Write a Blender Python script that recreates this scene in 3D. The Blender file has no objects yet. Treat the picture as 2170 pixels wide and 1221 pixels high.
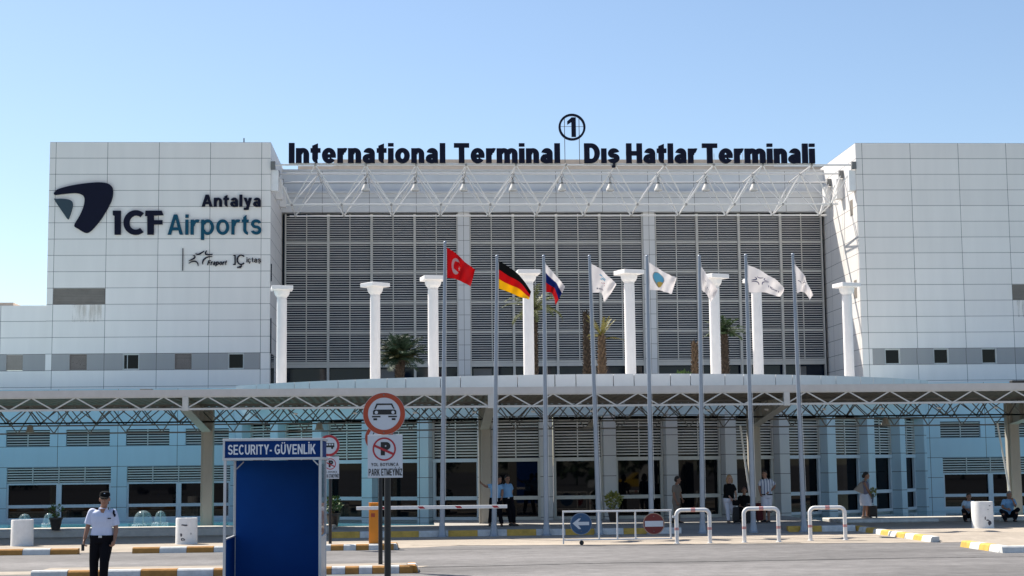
import bpy, bmesh, math, random
from mathutils import Vector, Matrix
random.seed(7)
R = math.radians
sc = bpy.context.scene
COL = sc.collection

# ------------------------------------------------------------------ camera, world, sun, exposure
F_PX, HC, YAW, ROLL = 3350.0, 2.15, R(3.4), 0.0108
PITCH = math.atan((985 - 610.5) / F_PX)
cf = Vector((math.sin(YAW) * math.cos(PITCH), math.cos(YAW) * math.cos(PITCH), math.sin(PITCH)))
cr0 = Vector((math.cos(YAW), -math.sin(YAW), 0))
cu0 = cr0.cross(cf)
cu = cu0 * math.cos(ROLL) + cr0 * math.sin(ROLL)
cr = cr0 * math.cos(ROLL) - cu0 * math.sin(ROLL)
CAM = Vector((0, 0, HC))
cam = bpy.data.objects.new('camera', bpy.data.cameras.new('camera'))
COL.objects.link(cam)
m = Matrix.Identity(4)
for i in range(3):
    m[i][0], m[i][1], m[i][2], m[i][3] = cr[i], cu[i], -cf[i], CAM[i]
cam.matrix_world = m
cam.data.sensor_width = 36
cam.data.lens = F_PX / 2170 * 36
cam.data.clip_end = 5000
sc.camera = cam

SUN = Vector((-0.55, 0.56, 1)).normalized()
world = bpy.data.worlds.new('World')
sc.world = world
world.use_nodes = True
wn = world.node_tree
sky = wn.nodes.new('ShaderNodeTexSky')
sky.sky_type = 'NISHITA'
sky.sun_disc = False
sky.sun_elevation = math.asin(SUN.z)
sky.sun_rotation = math.atan2(SUN.x, SUN.y)
sky.air_density = 1.0
sky.dust_density = 0.5
sky.ozone_density = 2.0
wn.nodes['Background'].inputs[1].default_value = 0.08
wn.links.new(sky.outputs[0], wn.nodes['Background'].inputs[0])
sl = bpy.data.lights.new('sun', 'SUN')
sl.energy = 4.5
sl.angle = R(0.53)
sl.color = (1, 0.93, 0.82)
sun = bpy.data.objects.new('sun', sl)
COL.objects.link(sun)
sun.rotation_euler = (-SUN).to_track_quat('-Z', 'Y').to_euler()
sc.view_settings.view_transform = 'Standard'
sc.view_settings.look = 'None'
sc.view_settings.gamma = 1
sc.view_settings.exposure = 0.95
sc.render.engine = 'CYCLES'
sc.cycles.max_bounces = 7
sc.cycles.diffuse_bounces = 4


def ray(px, py):
    return cf * F_PX + cr * (px - 1085) - cu * (py - 610.5)


def at(px, py, Y):
    d = ray(px, py)
    return CAM + d * (Y / d.y)


def gp(px, py, z=0.0):
    d = ray(px, py)
    return CAM + d * ((z - HC) / d.z)


# ------------------------------------------------------------------ materials
def srgb(r, g, b):
    f = lambda c: c / 12.92 if c <= 0.04045 else ((c + 0.055) / 1.055) ** 2.4
    return (f(r / 255), f(g / 255), f(b / 255), 1)


MATS = {}


def mat(name, col, rough=0.6, metal=0.0, var=0.0, scale=3.0, bump=0.0, bscale=60.0, spec=0.5, coat=0.0, streak=0.0):
    if name in MATS:
        return MATS[name]
    M = bpy.data.materials.new(name)
    M.use_nodes = True
    nt = M.node_tree
    b = nt.nodes['Principled BSDF']
    if len(col) == 3:
        col = (*col, 1)
    b.inputs['Base Color'].default_value = col
    b.inputs['Roughness'].default_value = rough
    b.inputs['Metallic'].default_value = metal
    b.inputs['Specular IOR Level'].default_value = spec
    b.inputs['Coat Weight'].default_value = coat
    if var > 0 or bump > 0:
        tc = nt.nodes.new('ShaderNodeNewGeometry')
    if var > 0:
        n = nt.nodes.new('ShaderNodeTexNoise')
        n.inputs['Scale'].default_value = scale
        n.inputs['Detail'].default_value = 8
        n.inputs['Roughness'].default_value = 0.65
        if streak:
            mp = nt.nodes.new('ShaderNodeMapping')
            mp.inputs['Scale'].default_value = (1, 1, streak)
            nt.links.new(tc.outputs['Position'], mp.inputs[0])
            nt.links.new(mp.outputs[0], n.inputs['Vector'])
        else:
            nt.links.new(tc.outputs['Position'], n.inputs['Vector'])
        mr = nt.nodes.new('ShaderNodeMapRange')
        mr.inputs[1].default_value = 0.3
        mr.inputs[2].default_value = 0.7
        mr.inputs[3].default_value = 1 - var
        mr.inputs[4].default_value = 1 + var
        nt.links.new(n.outputs[0], mr.inputs[0])
        mx = nt.nodes.new('ShaderNodeVectorMath')
        mx.operation = 'SCALE'
        mx.inputs[0].default_value = col[:3]
        nt.links.new(mr.outputs[0], mx.inputs['Scale'])
        nt.links.new(mx.outputs[0], b.inputs['Base Color'])
    if bump > 0:
        n2 = nt.nodes.new('ShaderNodeTexNoise')
        n2.inputs['Scale'].default_value = bscale
        n2.inputs['Detail'].default_value = 4
        nt.links.new(tc.outputs['Position'], n2.inputs['Vector'])
        bp = nt.nodes.new('ShaderNodeBump')
        bp.inputs['Strength'].default_value = bump
        bp.inputs['Distance'].default_value = 0.02
        nt.links.new(n2.outputs[0], bp.inputs['Height'])
        nt.links.new(bp.outputs[0], b.inputs['Normal'])
    MATS[name] = M
    return M


def panel_mat(name, col, axis, mx, ox, mz, oz, w=0.018, seam=(0.05, 0.045, 0.045), rough=0.45, var=0.05, spec=0.5):
    """cladding panels with dark joints on a world grid (axis 0: x/z wall, 1: y/z wall)"""
    if name in MATS:
        return MATS[name]
    M = bpy.data.materials.new(name)
    M.use_nodes = True
    nt = M.node_tree
    L = nt.links.new
    b = nt.nodes['Principled BSDF']
    b.inputs['Roughness'].default_value = rough
    b.inputs['Specular IOR Level'].default_value = spec
    g = nt.nodes.new('ShaderNodeNewGeometry')
    s = nt.nodes.new('ShaderNodeSeparateXYZ')
    L(g.outputs['Position'], s.inputs[0])

    def mth(op, a, bb=None, clamp=False):
        n = nt.nodes.new('ShaderNodeMath')
        n.operation = op
        n.use_clamp = clamp
        for i, v in enumerate((a, bb)):
            if v is None:
                continue
            if isinstance(v, (int, float)):
                n.inputs[i].default_value = v
            else:
                L(v, n.inputs[i])
        return n.outputs[0]
    fl, masks = [], []
    for out, mod, off in ((s.outputs[axis], mx, ox), (s.outputs[2], mz, oz)):
        q = mth('DIVIDE', mth('SUBTRACT', out, off), mod)
        fl.append(mth('FLOOR', q))
        fr = mth('FRACT', q)
        d = mth('MULTIPLY', mth('MINIMUM', fr, mth('SUBTRACT', 1.0, fr)), mod)
        masks.append(mth('LESS_THAN', d, w / 2))
    mask = mth('MAXIMUM', masks[0], masks[1])
    cv = nt.nodes.new('ShaderNodeCombineXYZ')
    L(fl[0], cv.inputs[0]); L(fl[1], cv.inputs[1])
    wnz = nt.nodes.new('ShaderNodeTexWhiteNoise')
    L(cv.outputs[0], wnz.inputs['Vector'])
    nz = nt.nodes.new('ShaderNodeTexNoise')
    nz.inputs['Scale'].default_value = 0.9
    nz.inputs['Detail'].default_value = 8
    mp = nt.nodes.new('ShaderNodeMapping')
    mp.inputs['Scale'].default_value = (2.5, 2.5, 0.35)
    L(g.outputs['Position'], mp.inputs[0]); L(mp.outputs[0], nz.inputs['Vector'])
    f1 = mth('ADD', 1 - var, mth('MULTIPLY', wnz.outputs[0], var))
    f2 = mth('ADD', 0.93, mth('MULTIPLY', nz.outputs[0], 0.14))
    sc_ = nt.nodes.new('ShaderNodeVectorMath')
    sc_.operation = 'SCALE'
    sc_.inputs[0].default_value = col[:3]
    L(mth('MULTIPLY', f1, f2), sc_.inputs['Scale'])
    mix = nt.nodes.new('ShaderNodeMix')
    mix.data_type = 'RGBA'
    L(mask, mix.inputs['Factor'])
    L(sc_.outputs[0], mix.inputs['A'])
    mix.inputs['B'].default_value = (*seam, 1)
    L(mix.outputs['Result'], b.inputs['Base Color'])
    # each panel sits very slightly out of true
    sub = nt.nodes.new('ShaderNodeVectorMath'); sub.operation = 'SUBTRACT'
    sub.inputs[1].default_value = (0.5, 0.5, 0.5)
    L(wnz.outputs['Color'], sub.inputs[0])
    s2 = nt.nodes.new('ShaderNodeVectorMath'); s2.operation = 'SCALE'; s2.inputs['Scale'].default_value = 0.02
    L(sub.outputs[0], s2.inputs[0])
    ad = nt.nodes.new('ShaderNodeVectorMath'); ad.operation = 'ADD'
    L(s2.outputs[0], ad.inputs[0]); L(g.outputs['Normal'], ad.inputs[1])
    nm = nt.nodes.new('ShaderNodeVectorMath'); nm.operation = 'NORMALIZE'
    L(ad.outputs[0], nm.inputs[0])
    L(nm.outputs[0], b.inputs['Normal'])
    MATS[name] = M
    return M


def ground_mat(name, col, var, spk, cracks=0.0, big=0.12, rough=0.85):
    M = bpy.data.materials.new(name)
    M.use_nodes = True
    nt = M.node_tree
    L = nt.links.new
    b = nt.nodes['Principled BSDF']
    b.inputs['Roughness'].default_value = rough
    b.inputs['Specular IOR Level'].default_value = 0.3
    g = nt.nodes.new('ShaderNodeNewGeometry')

    def noise(scale, det, rg=0.6, sx=1.0):
        n = nt.nodes.new('ShaderNodeTexNoise')
        n.inputs['Scale'].default_value = scale
        n.inputs['Detail'].default_value = det
        n.inputs['Roughness'].default_value = rg
        mp = nt.nodes.new('ShaderNodeMapping')
        mp.inputs['Scale'].default_value = (sx, 1, 1)
        L(g.outputs['Position'], mp.inputs[0]); L(mp.outputs[0], n.inputs['Vector'])
        return n.outputs[0]

    def rng(src, a, bb, lo, hi):
        mr = nt.nodes.new('ShaderNodeMapRange')
        for i, v in enumerate((a, bb, lo, hi)):
            mr.inputs[i + 1].default_value = v
        L(src, mr.inputs[0])
        return mr.outputs[0]

    def mul(a, c):
        n = nt.nodes.new('ShaderNodeMath'); n.operation = 'MULTIPLY'
        L(a, n.inputs[0]); L(c, n.inputs[1])
        return n.outputs[0]
    f = mul(rng(noise(0.25, 6, 0.6, 0.3), 0.35, 0.65, 1 - big, 1 + big), rng(noise(2.2, 8, 0.7), 0.3, 0.7, 1 - var, 1 + var))
    f = mul(f, rng(noise(45, 3, 0.7), 0.3, 0.7, 1 - spk, 1 + spk))
    if cracks:
        v = nt.nodes.new('ShaderNodeTexVoronoi')
        v.feature = 'DISTANCE_TO_EDGE'
        v.inputs['Scale'].default_value = 0.35
        L(g.outputs['Position'], v.inputs['Vector'])
        f = mul(f, rng(v.outputs[0], 0.0, 0.012, 1 - cracks, 1.0))
    s = nt.nodes.new('ShaderNodeVectorMath'); s.operation = 'SCALE'
    s.inputs[0].default_value = col[:3]
    L(f, s.inputs['Scale']); L(s.outputs[0], b.inputs['Base Color'])
    bp = nt.nodes.new('ShaderNodeBump'); bp.inputs['Strength'].default_value = 0.35; bp.inputs['Distance'].default_value = 0.01
    L(noise(120, 3), bp.inputs['Height']); L(bp.outputs[0], b.inputs['Normal'])
    MATS[name] = M
    return M


SEAM_Z = (0.745, 17.0)
M_TL = panel_mat('panel_grey', (0.86, 0.81, 0.755), 0, 2.325, -16.47, *SEAM_Z)
M_TR = panel_mat('panel_grey_right', (0.86, 0.81, 0.755), 0, 2.3, 20.81, *SEAM_Z)
M_TS = panel_mat('panel_grey_side', (0.82, 0.785, 0.75), 1, 2.3, 72.35, *SEAM_Z)
M_BAND = panel_mat('panel_band', (0.36, 0.345, 0.33), 0, 2.325, -16.47, *SEAM_Z)
M_FAS = panel_mat('panel_fascia', (0.66, 0.67, 0.67), 0, 2.325, -4.75, 0.745, 16.13)
M_WING = panel_mat('panel_bounce_tint', (0.53, 0.70, 0.78), 0, 2.33, -14.22, 0.8, 2.25)  # grey panels with the pool's turquoise bounce light mixed into their colour
M_PILC = panel_mat('pillar_grey', (0.60, 0.61, 0.61), 0, 50, 300, 0.72, 1.0, w=0.02)
M_PILB = panel_mat('pillar_bounce_tint', (0.57, 0.70, 0.76), 0, 50, 300, 0.72, 1.0, w=0.02)  # pillar cladding again, cyan light off the pool put into the colour
M_PAR = mat('parapet_paint', (0.66, 0.68, 0.70), 0.4, var=0.04, scale=2)
M_WHITE = mat('white_paint', (0.80, 0.79, 0.77), 0.5, var=0.05, scale=4)
M_COLUMN = mat('column_plaster', (0.84, 0.81, 0.79), 0.7, var=0.04, scale=3, bump=0.1)
M_TRUSS = mat('truss_white', (0.70, 0.69, 0.67), 0.45, var=0.05, scale=6)
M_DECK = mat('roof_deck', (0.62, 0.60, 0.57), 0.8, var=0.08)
M_SLAT = mat('slat_beige', (0.46, 0.455, 0.45), 0.5, var=0.05, scale=2)
M_MULL = mat('mullion_beige', (0.50, 0.485, 0.45), 0.5, var=0.05)
M_FRAME = mat('window_frame', (0.55, 0.56, 0.53), 0.45, var=0.05)
M_GLASS = mat('dark_glass', (0.0025, 0.0035, 0.006), 0.02, spec=0.2)
M_GLASSB = mat('dark_blue_glass', (0.004, 0.011, 0.026), 0.05, spec=0.3)
M_DARK = mat('dark_inside', (0.012, 0.012, 0.016), 0.7)
M_BLIND = mat('brown_blind', (0.22, 0.18, 0.155), 0.7, var=0.1)
M_VENT = mat('vent_brown', (0.24, 0.21, 0.18), 0.6, var=0.12, scale=3)
M_BOX = mat('rooftop_beige', (0.50, 0.42, 0.35), 0.7, var=0.1)
M_NAVY = mat('sign_navy', (0.003, 0.004, 0.018), 0.5, var=0.1, spec=0.2)
M_TEAL = mat('sign_teal', (0.008, 0.075, 0.125), 0.6, var=0.06, spec=0.15)
M_SLATE = mat('sign_slate', (0.045, 0.068, 0.085), 0.6, spec=0.15)
M_POST = mat('post_concrete', (0.38, 0.355, 0.31), 0.75, var=0.1, scale=2, bump=0.15, streak=0.3)
M_STEEL = mat('canopy_steel', (0.60, 0.60, 0.58), 0.5, var=0.08)
M_STEELD = mat('canopy_steel_dull', (0.16, 0.16, 0.155), 0.6, var=0.1)
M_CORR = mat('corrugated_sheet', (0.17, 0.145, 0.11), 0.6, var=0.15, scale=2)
M_POLE = mat('pole_paint', (0.30, 0.34, 0.40), 0.4, metal=0.25, var=0.06)
M_BLACK = mat('black_plastic', (0.012, 0.012, 0.013), 0.5)
M_LAMP = mat('lamp_housing', (0.70, 0.68, 0.64), 0.4)
M_KW = mat('kerb_white', (0.62, 0.62, 0.60), 0.8, var=0.18, scale=5, bump=0.3, bscale=40)
M_KY = mat('kerb_yellow', (0.58, 0.36, 0.07), 0.8, var=0.22, scale=5, bump=0.3, bscale=40)
M_KO = mat('kerb_orange', (0.42, 0.20, 0.045), 0.8, var=0.22, scale=5, bump=0.3, bscale=40)
M_STONE = mat('kerb_stone', (0.50, 0.47, 0.43), 0.8, var=0.14, scale=4, bump=0.25, bscale=40)
M_ASPH = ground_mat('asphalt', (0.155, 0.148, 0.146), 0.24, 0.3, 0.0, 0.3)
M_PAVE = ground_mat('concrete_paving', (0.36, 0.31, 0.255), 0.16, 0.12, 0.0, 0.16)
M_PLAT = ground_mat('platform_paving', (0.36, 0.34, 0.32), 0.10, 0.08)
M_TAR = mat('tar', (0.03, 0.03, 0.032), 0.8)
M_BLUEP = mat('booth_blue', (0.003, 0.060, 0.28), 0.6, var=0.08, scale=1.5, spec=0.12)
M_SIGNB = mat('sign_blue', (0.004, 0.036, 0.165), 0.6, spec=0.1)
M_ALU = mat('aluminium', (0.55, 0.56, 0.58), 0.4, metal=0.3, var=0.05)
M_RED = mat('sign_red', (0.42, 0.02, 0.03), 0.45, var=0.05)
M_ORED = mat('sign_faded_red', (0.42, 0.06, 0.02), 0.5, var=0.1)
M_SW = mat('sign_white', (0.60, 0.63, 0.68), 0.45, var=0.06)
M_OR = mat('barrier_orange', (0.72, 0.24, 0.01), 0.45, var=0.05)
M_TUBE = mat('tube_white', (0.80, 0.78, 0.76), 0.4, var=0.08, scale=12)
M_TUBER = mat('tube_red', (0.55, 0.27, 0.26), 0.5, var=0.3, scale=30)
M_ABLUE = mat('arrow_blue', (0.015, 0.07, 0.17), 0.4, var=0.1)
M_DRED = mat('noentry_red', (0.16, 0.012, 0.012), 0.45, var=0.1)
M_DRUM = mat('drum_white', (0.80, 0.79, 0.77), 0.65, var=0.07, scale=8, bump=0.2)
M_SCUFF = mat('scuff', (0.05, 0.05, 0.07), 0.7)
M_POT = mat('pot', (0.035, 0.028, 0.026), 0.5)
M_TRUNK = mat('palm_trunk', (0.115, 0.075, 0.045), 0.9, var=0.5, scale=9, bump=0.8, bscale=25)
M_TRUNKD = mat('palm_trunk_dark', (0.05, 0.035, 0.024), 0.9, var=0.4, scale=9, bump=0.8, bscale=25)
M_FROND = mat('frond_green', (0.035, 0.07, 0.02), 0.55, var=0.5, scale=4)
M_FRONDD = mat('frond_dark', (0.022, 0.052, 0.024), 0.6, var=0.4, scale=4)
M_FRONDY = mat('frond_yellow', (0.17, 0.15, 0.025), 0.6, var=0.35, scale=6)
M_LEAF = mat('leaf_green', (0.06, 0.12, 0.02), 0.55, var=0.4, scale=8)
M_LEAFY = mat('leaf_yellow', (0.20, 0.22, 0.05), 0.55, var=0.4, scale=8)


# ------------------------------------------------------------------ helpers
ORG = {}


class MB:
    def __init__(s):
        s.v, s.f, s.mi, s.k = [], [], [], 0

    def add(s, vs, fs):
        o = len(s.v)
        s.v += [Vector(p) for p in vs]
        for f in fs:
            s.f.append([i + o for i in f]); s.mi.append(s.k)
        return s

    def box(s, x0, x1, y0, y1, z0, z1):
        return s.add([(x0, y0, z0), (x1, y0, z0), (x1, y1, z0), (x0, y1, z0), (x0, y0, z1), (x1, y0, z1), (x1, y1, z1), (x0, y1, z1)],
                     [(3, 2, 1, 0), (4, 5, 6, 7), (0, 1, 5, 4), (1, 2, 6, 5), (2, 3, 7, 6), (3, 0, 4, 7)])

    def rbox(s, x0, x1, y0, y1, z0, z1, b=0.01):
        """box with chamfered edges"""
        P, idx = [], {}
        X, Y, Z = (x0, x1), (y0, y1), (z0, z1)
        for i in (0, 1):
            for j in (0, 1):
                for k in (0, 1):
                    c = (X[i], Y[j], Z[k])
                    d = (b if i == 0 else -b, b if j == 0 else -b, b if k == 0 else -b)
                    for a in range(3):
                        p = [c[t] + (d[t] if t != a else 0) for t in range(3)]
                        idx[i, j, k, a] = len(P); P.append(p)
        fs = []
        for a in range(3):
            o = [t for t in range(3) if t != a]
            for e in (0, 1):
                q = []
                for u, w in ((0, 0), (1, 0), (1, 1), (0, 1)):
                    t = [0, 0, 0]; t[a] = e; t[o[0]] = u; t[o[1]] = w
                    q.append(idx[t[0], t[1], t[2], a])
                fs.append(q)
            for u in (0, 1):
                for w in (0, 1):
                    q = []
                    for e in (0, 1):
                        t = [0, 0, 0]; t[a] = e; t[o[0]] = u; t[o[1]] = w
                        q.append((idx[t[0], t[1], t[2], o[0]], idx[t[0], t[1], t[2], o[1]]))
                    fs.append([q[0][0], q[0][1], q[1][1], q[1][0]])
        for i in (0, 1):
            for j in (0, 1):
                for k in (0, 1):
                    fs.append([idx[i, j, k, a] for a in range(3)])
        return s.add(P, fs)

    def tube(s, p, q, r0, r1=None, n=8, cap=True):
        return s.path([p, q], [r0, r0 if r1 is None else r1], n, cap)

    def path(s, pts, rad, n=8, cap=True):
        pts = [Vector(p) for p in pts]
        if not isinstance(rad, (list, tuple)):
            rad = [rad] * len(pts)
        vs, fs = [], []
        up = None
        for i, p in enumerate(pts):
            t = (pts[min(i + 1, len(pts) - 1)] - pts[max(i - 1, 0)])
            t.normalize()
            if up is None:
                a = Vector((0, 0, 1)) if abs(t.z) < 0.9 else Vector((0, 1, 0))
                up = a - t * a.dot(t)
            else:
                up = up - t * up.dot(t)
            up.normalize()
            sd = t.cross(up)
            for k in range(n):
                an = 2 * math.pi * k / n
                vs.append(p + (up * math.cos(an) + sd * math.sin(an)) * rad[i])
        for i in range(len(pts) - 1):
            for k in range(n):
                a, b = i * n + k, i * n + (k + 1) % n
                fs.append((a, b, b + n, a + n))
        if cap:
            fs.append(tuple(range(n))[::-1]); fs.append(tuple(range((len(pts) - 1) * n, len(pts) * n)))
        return s.add(vs, fs)

    def beam(s, p, q, w, h, up=(0, 0, 1)):
        p, q = Vector(p), Vector(q)
        t = (q - p).normalized()
        u = Vector(up); u = (u - t * u.dot(t))
        if u.length < 1e-4:
            u = Vector((0, 1, 0)); u = u - t * u.dot(t)
        u.normalize()
        sd = t.cross(u)
        vs = []
        for c in (p, q):
            for a, b in ((-1, -1), (1, -1), (1, 1), (-1, 1)):
                vs.append(c + sd * (a * w / 2) + u * (b * h / 2))
        return s.add(vs, [(3, 2, 1, 0), (4, 5, 6, 7), (0, 1, 5, 4), (1, 2, 6, 5), (2, 3, 7, 6), (3, 0, 4, 7)])

    def lathe(s, prof, c=(0, 0, 0), n=20, ax=None):
        """prof: (radius, height) pairs"""
        vs, fs = [], []
        c = Vector(c)
        for r, h in prof:
            for k in range(n):
                a = 2 * math.pi * k / n
                vs.append(c + Vector((r * math.cos(a), r * math.sin(a), h)))
        for i in range(len(prof) - 1):
            for k in range(n):
                a, b = i * n + k, i * n + (k + 1) % n
                fs.append((a, b, b + n, a + n))
        if prof[0][0] > 1e-4: fs.append(tuple(range(n))[::-1])
        if prof[-1][0] > 1e-4: fs.append(tuple(range((len(prof) - 1) * n, len(prof) * n)))
        return s.add(vs, fs)

    def ell(s, c, r, n=12, m=8, rot=None):
        vs, fs = [], []
        c = Vector(c)
        for i in range(m + 1):
            th = math.pi * i / m
            for k in range(n):
                a = 2 * math.pi * k / n
                p = Vector((r[0] * math.sin(th) * math.cos(a), r[1] * math.sin(th) * math.sin(a), r[2] * math.cos(th)))
                if rot is not None: p = rot @ p
                vs.append(c + p)
        for i in range(m):
            for k in range(n):
                a, b = i * n + k, i * n + (k + 1) % n
                fs.append((a, a + n, b + n, b))
        return s.add(vs, fs)

    def prism(s, pts, y0, y1, fn=None):
        """outline in (x, z) pushed through y0..y1 (y0 towards the camera)"""
        n = len(pts)
        ar = sum(pts[i][0] * pts[(i + 1) % n][1] - pts[(i + 1) % n][0] * pts[i][1] for i in range(n))
        if ar < 0: pts = pts[::-1]
        vs = [(x, y0, z) for x, z in pts] + [(x, y1, z) for x, z in pts]
        if fn: vs = [fn(p) for p in vs]
        fs = [tuple(range(n)), tuple(range(2 * n - 1, n - 1, -1))]
        fs += [(i, i + n, (i + 1) % n + n, (i + 1) % n) for i in range(n)]
        return s.add(vs, fs)

    def strip(s, outer, inner, y0, y1, fn=None):
        """ring band between two outlines of equal count"""
        n = len(outer)
        vs = [(x, y0, z) for x, z in outer] + [(x, y0, z) for x, z in inner] + [(x, y1, z) for x, z in outer] + [(x, y1, z) for x, z in inner]
        if fn: vs = [fn(p) for p in vs]
        fs = []
        for i in range(n):
            j = (i + 1) % n
            fs += [(i, j, n + j, n + i), (2 * n + i, 3 * n + i, 3 * n + j, 2 * n + j), (i, 2 * n + i, 2 * n + j, j), (n + i, n + j, 3 * n + j, 3 * n + i)]
        return s.add(vs, fs)

    def build(s, name, mats, parent=None, smooth=False, loc=None, local=False):
        me = bpy.data.meshes.new(name)
        o = bpy.data.objects.new(name, me)
        COL.objects.link(o)
        if not isinstance(mats, (list, tuple)): mats = [mats]
        if parent is not None:
            base = ORG[parent]
            o.parent = parent
            org = base if not local else Vector((0, 0, 0))
            ORG[o] = base
        else:
            org = Vector(loc) if loc is not None else Vector((0, 0, 0))
            o.location = org
            ORG[o] = org.copy()
            if local: org = Vector((0, 0, 0))
        me.from_pydata([tuple(p - org) for p in s.v], [], s.f)
        for mm in mats: me.materials.append(mm)
        if len(mats) > 1: me.polygons.foreach_set('material_index', s.mi)
        bm = bmesh.new(); bm.from_mesh(me)
        bmesh.ops.recalc_face_normals(bm, faces=bm.faces)
        bm.to_mesh(me); bm.free()
        if smooth:
            me.polygons.foreach_set('use_smooth', [True] * len(me.polygons))
            try: me.set_sharp_from_angle(angle=R(40))
            except Exception: pass
        return o


def tag(o, label=None, cat=None, group=None, kind=None):
    if label: o['label'] = label
    if cat: o['category'] = cat
    if group: o['group'] = group
    if kind: o['kind'] = kind
    return o


def thing(name, label, cat, loc, group=None, rz=0.0):
    o = bpy.data.objects.new(name, None)
    COL.objects.link(o)
    o.empty_display_size = 0.2
    o.location = loc
    o.rotation_euler = (0, 0, rz)
    ORG[o] = Vector(loc)
    return tag(o, label, cat, group)


def struct(o):
    o['kind'] = 'structure'
    return o


def copy_tree(o, loc, label=None, rz=None, parent=None):
    c = o.copy(); COL.objects.link(c)
    if parent is None:
        c.location = loc
        if rz is not None: c.rotation_euler = (0, 0, rz)
        if label: c['label'] = label
    else:
        c.parent = parent
    ORG[c] = Vector(loc)
    for ch in [x for x in bpy.data.objects if x.parent == o]:
        copy_tree(ch, loc, parent=c)
    return c


def circ(cx, cz, r, n=40, a0=0.0, rz=None):
    rz = r if rz is None else rz
    return [(cx + r * math.cos(a0 + 2 * math.pi * i / n), cz + rz * math.sin(a0 + 2 * math.pi * i / n)) for i in range(n)]


def spline(pts, sub=6, closed=True):
    n = len(pts); out = []
    rng = range(n) if closed else range(n - 1)
    for i in rng:
        g = lambda k: Vector(pts[k % n] if closed else pts[max(0, min(n - 1, k))])
        p0, p1, p2, p3 = g(i - 1), g(i), g(i + 1), g(i + 2)
        for t in range(sub):
            u = t / sub
            q = 0.5 * ((2 * p1) + (p2 - p0) * u + (2 * p0 - 5 * p1 + 4 * p2 - p3) * u * u + (3 * p1 - p0 - 3 * p2 + p3) * u ** 3)
            out.append(tuple(q))
    if not closed: out.append(tuple(pts[-1]))
    return out


# ---- lettering: a plain heavy sans drawn from strokes, one mesh per letter
def _arc(cx, cz, rx, rz, a0, a1, w, h):
    n = max(6, int(abs(a1 - a0) / 10))
    o, i_ = [], []
    for k in range(n + 1):
        a = R(a0 + (a1 - a0) * k / n)
        o.append((cx + rx * math.cos(a), cz + rz * math.sin(a)))
        i_.append((cx + (rx - w) * math.cos(a), cz + (rz - h) * math.sin(a)))
    return ('A', o, i_, abs(a1 - a0) >= 359.9)


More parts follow.
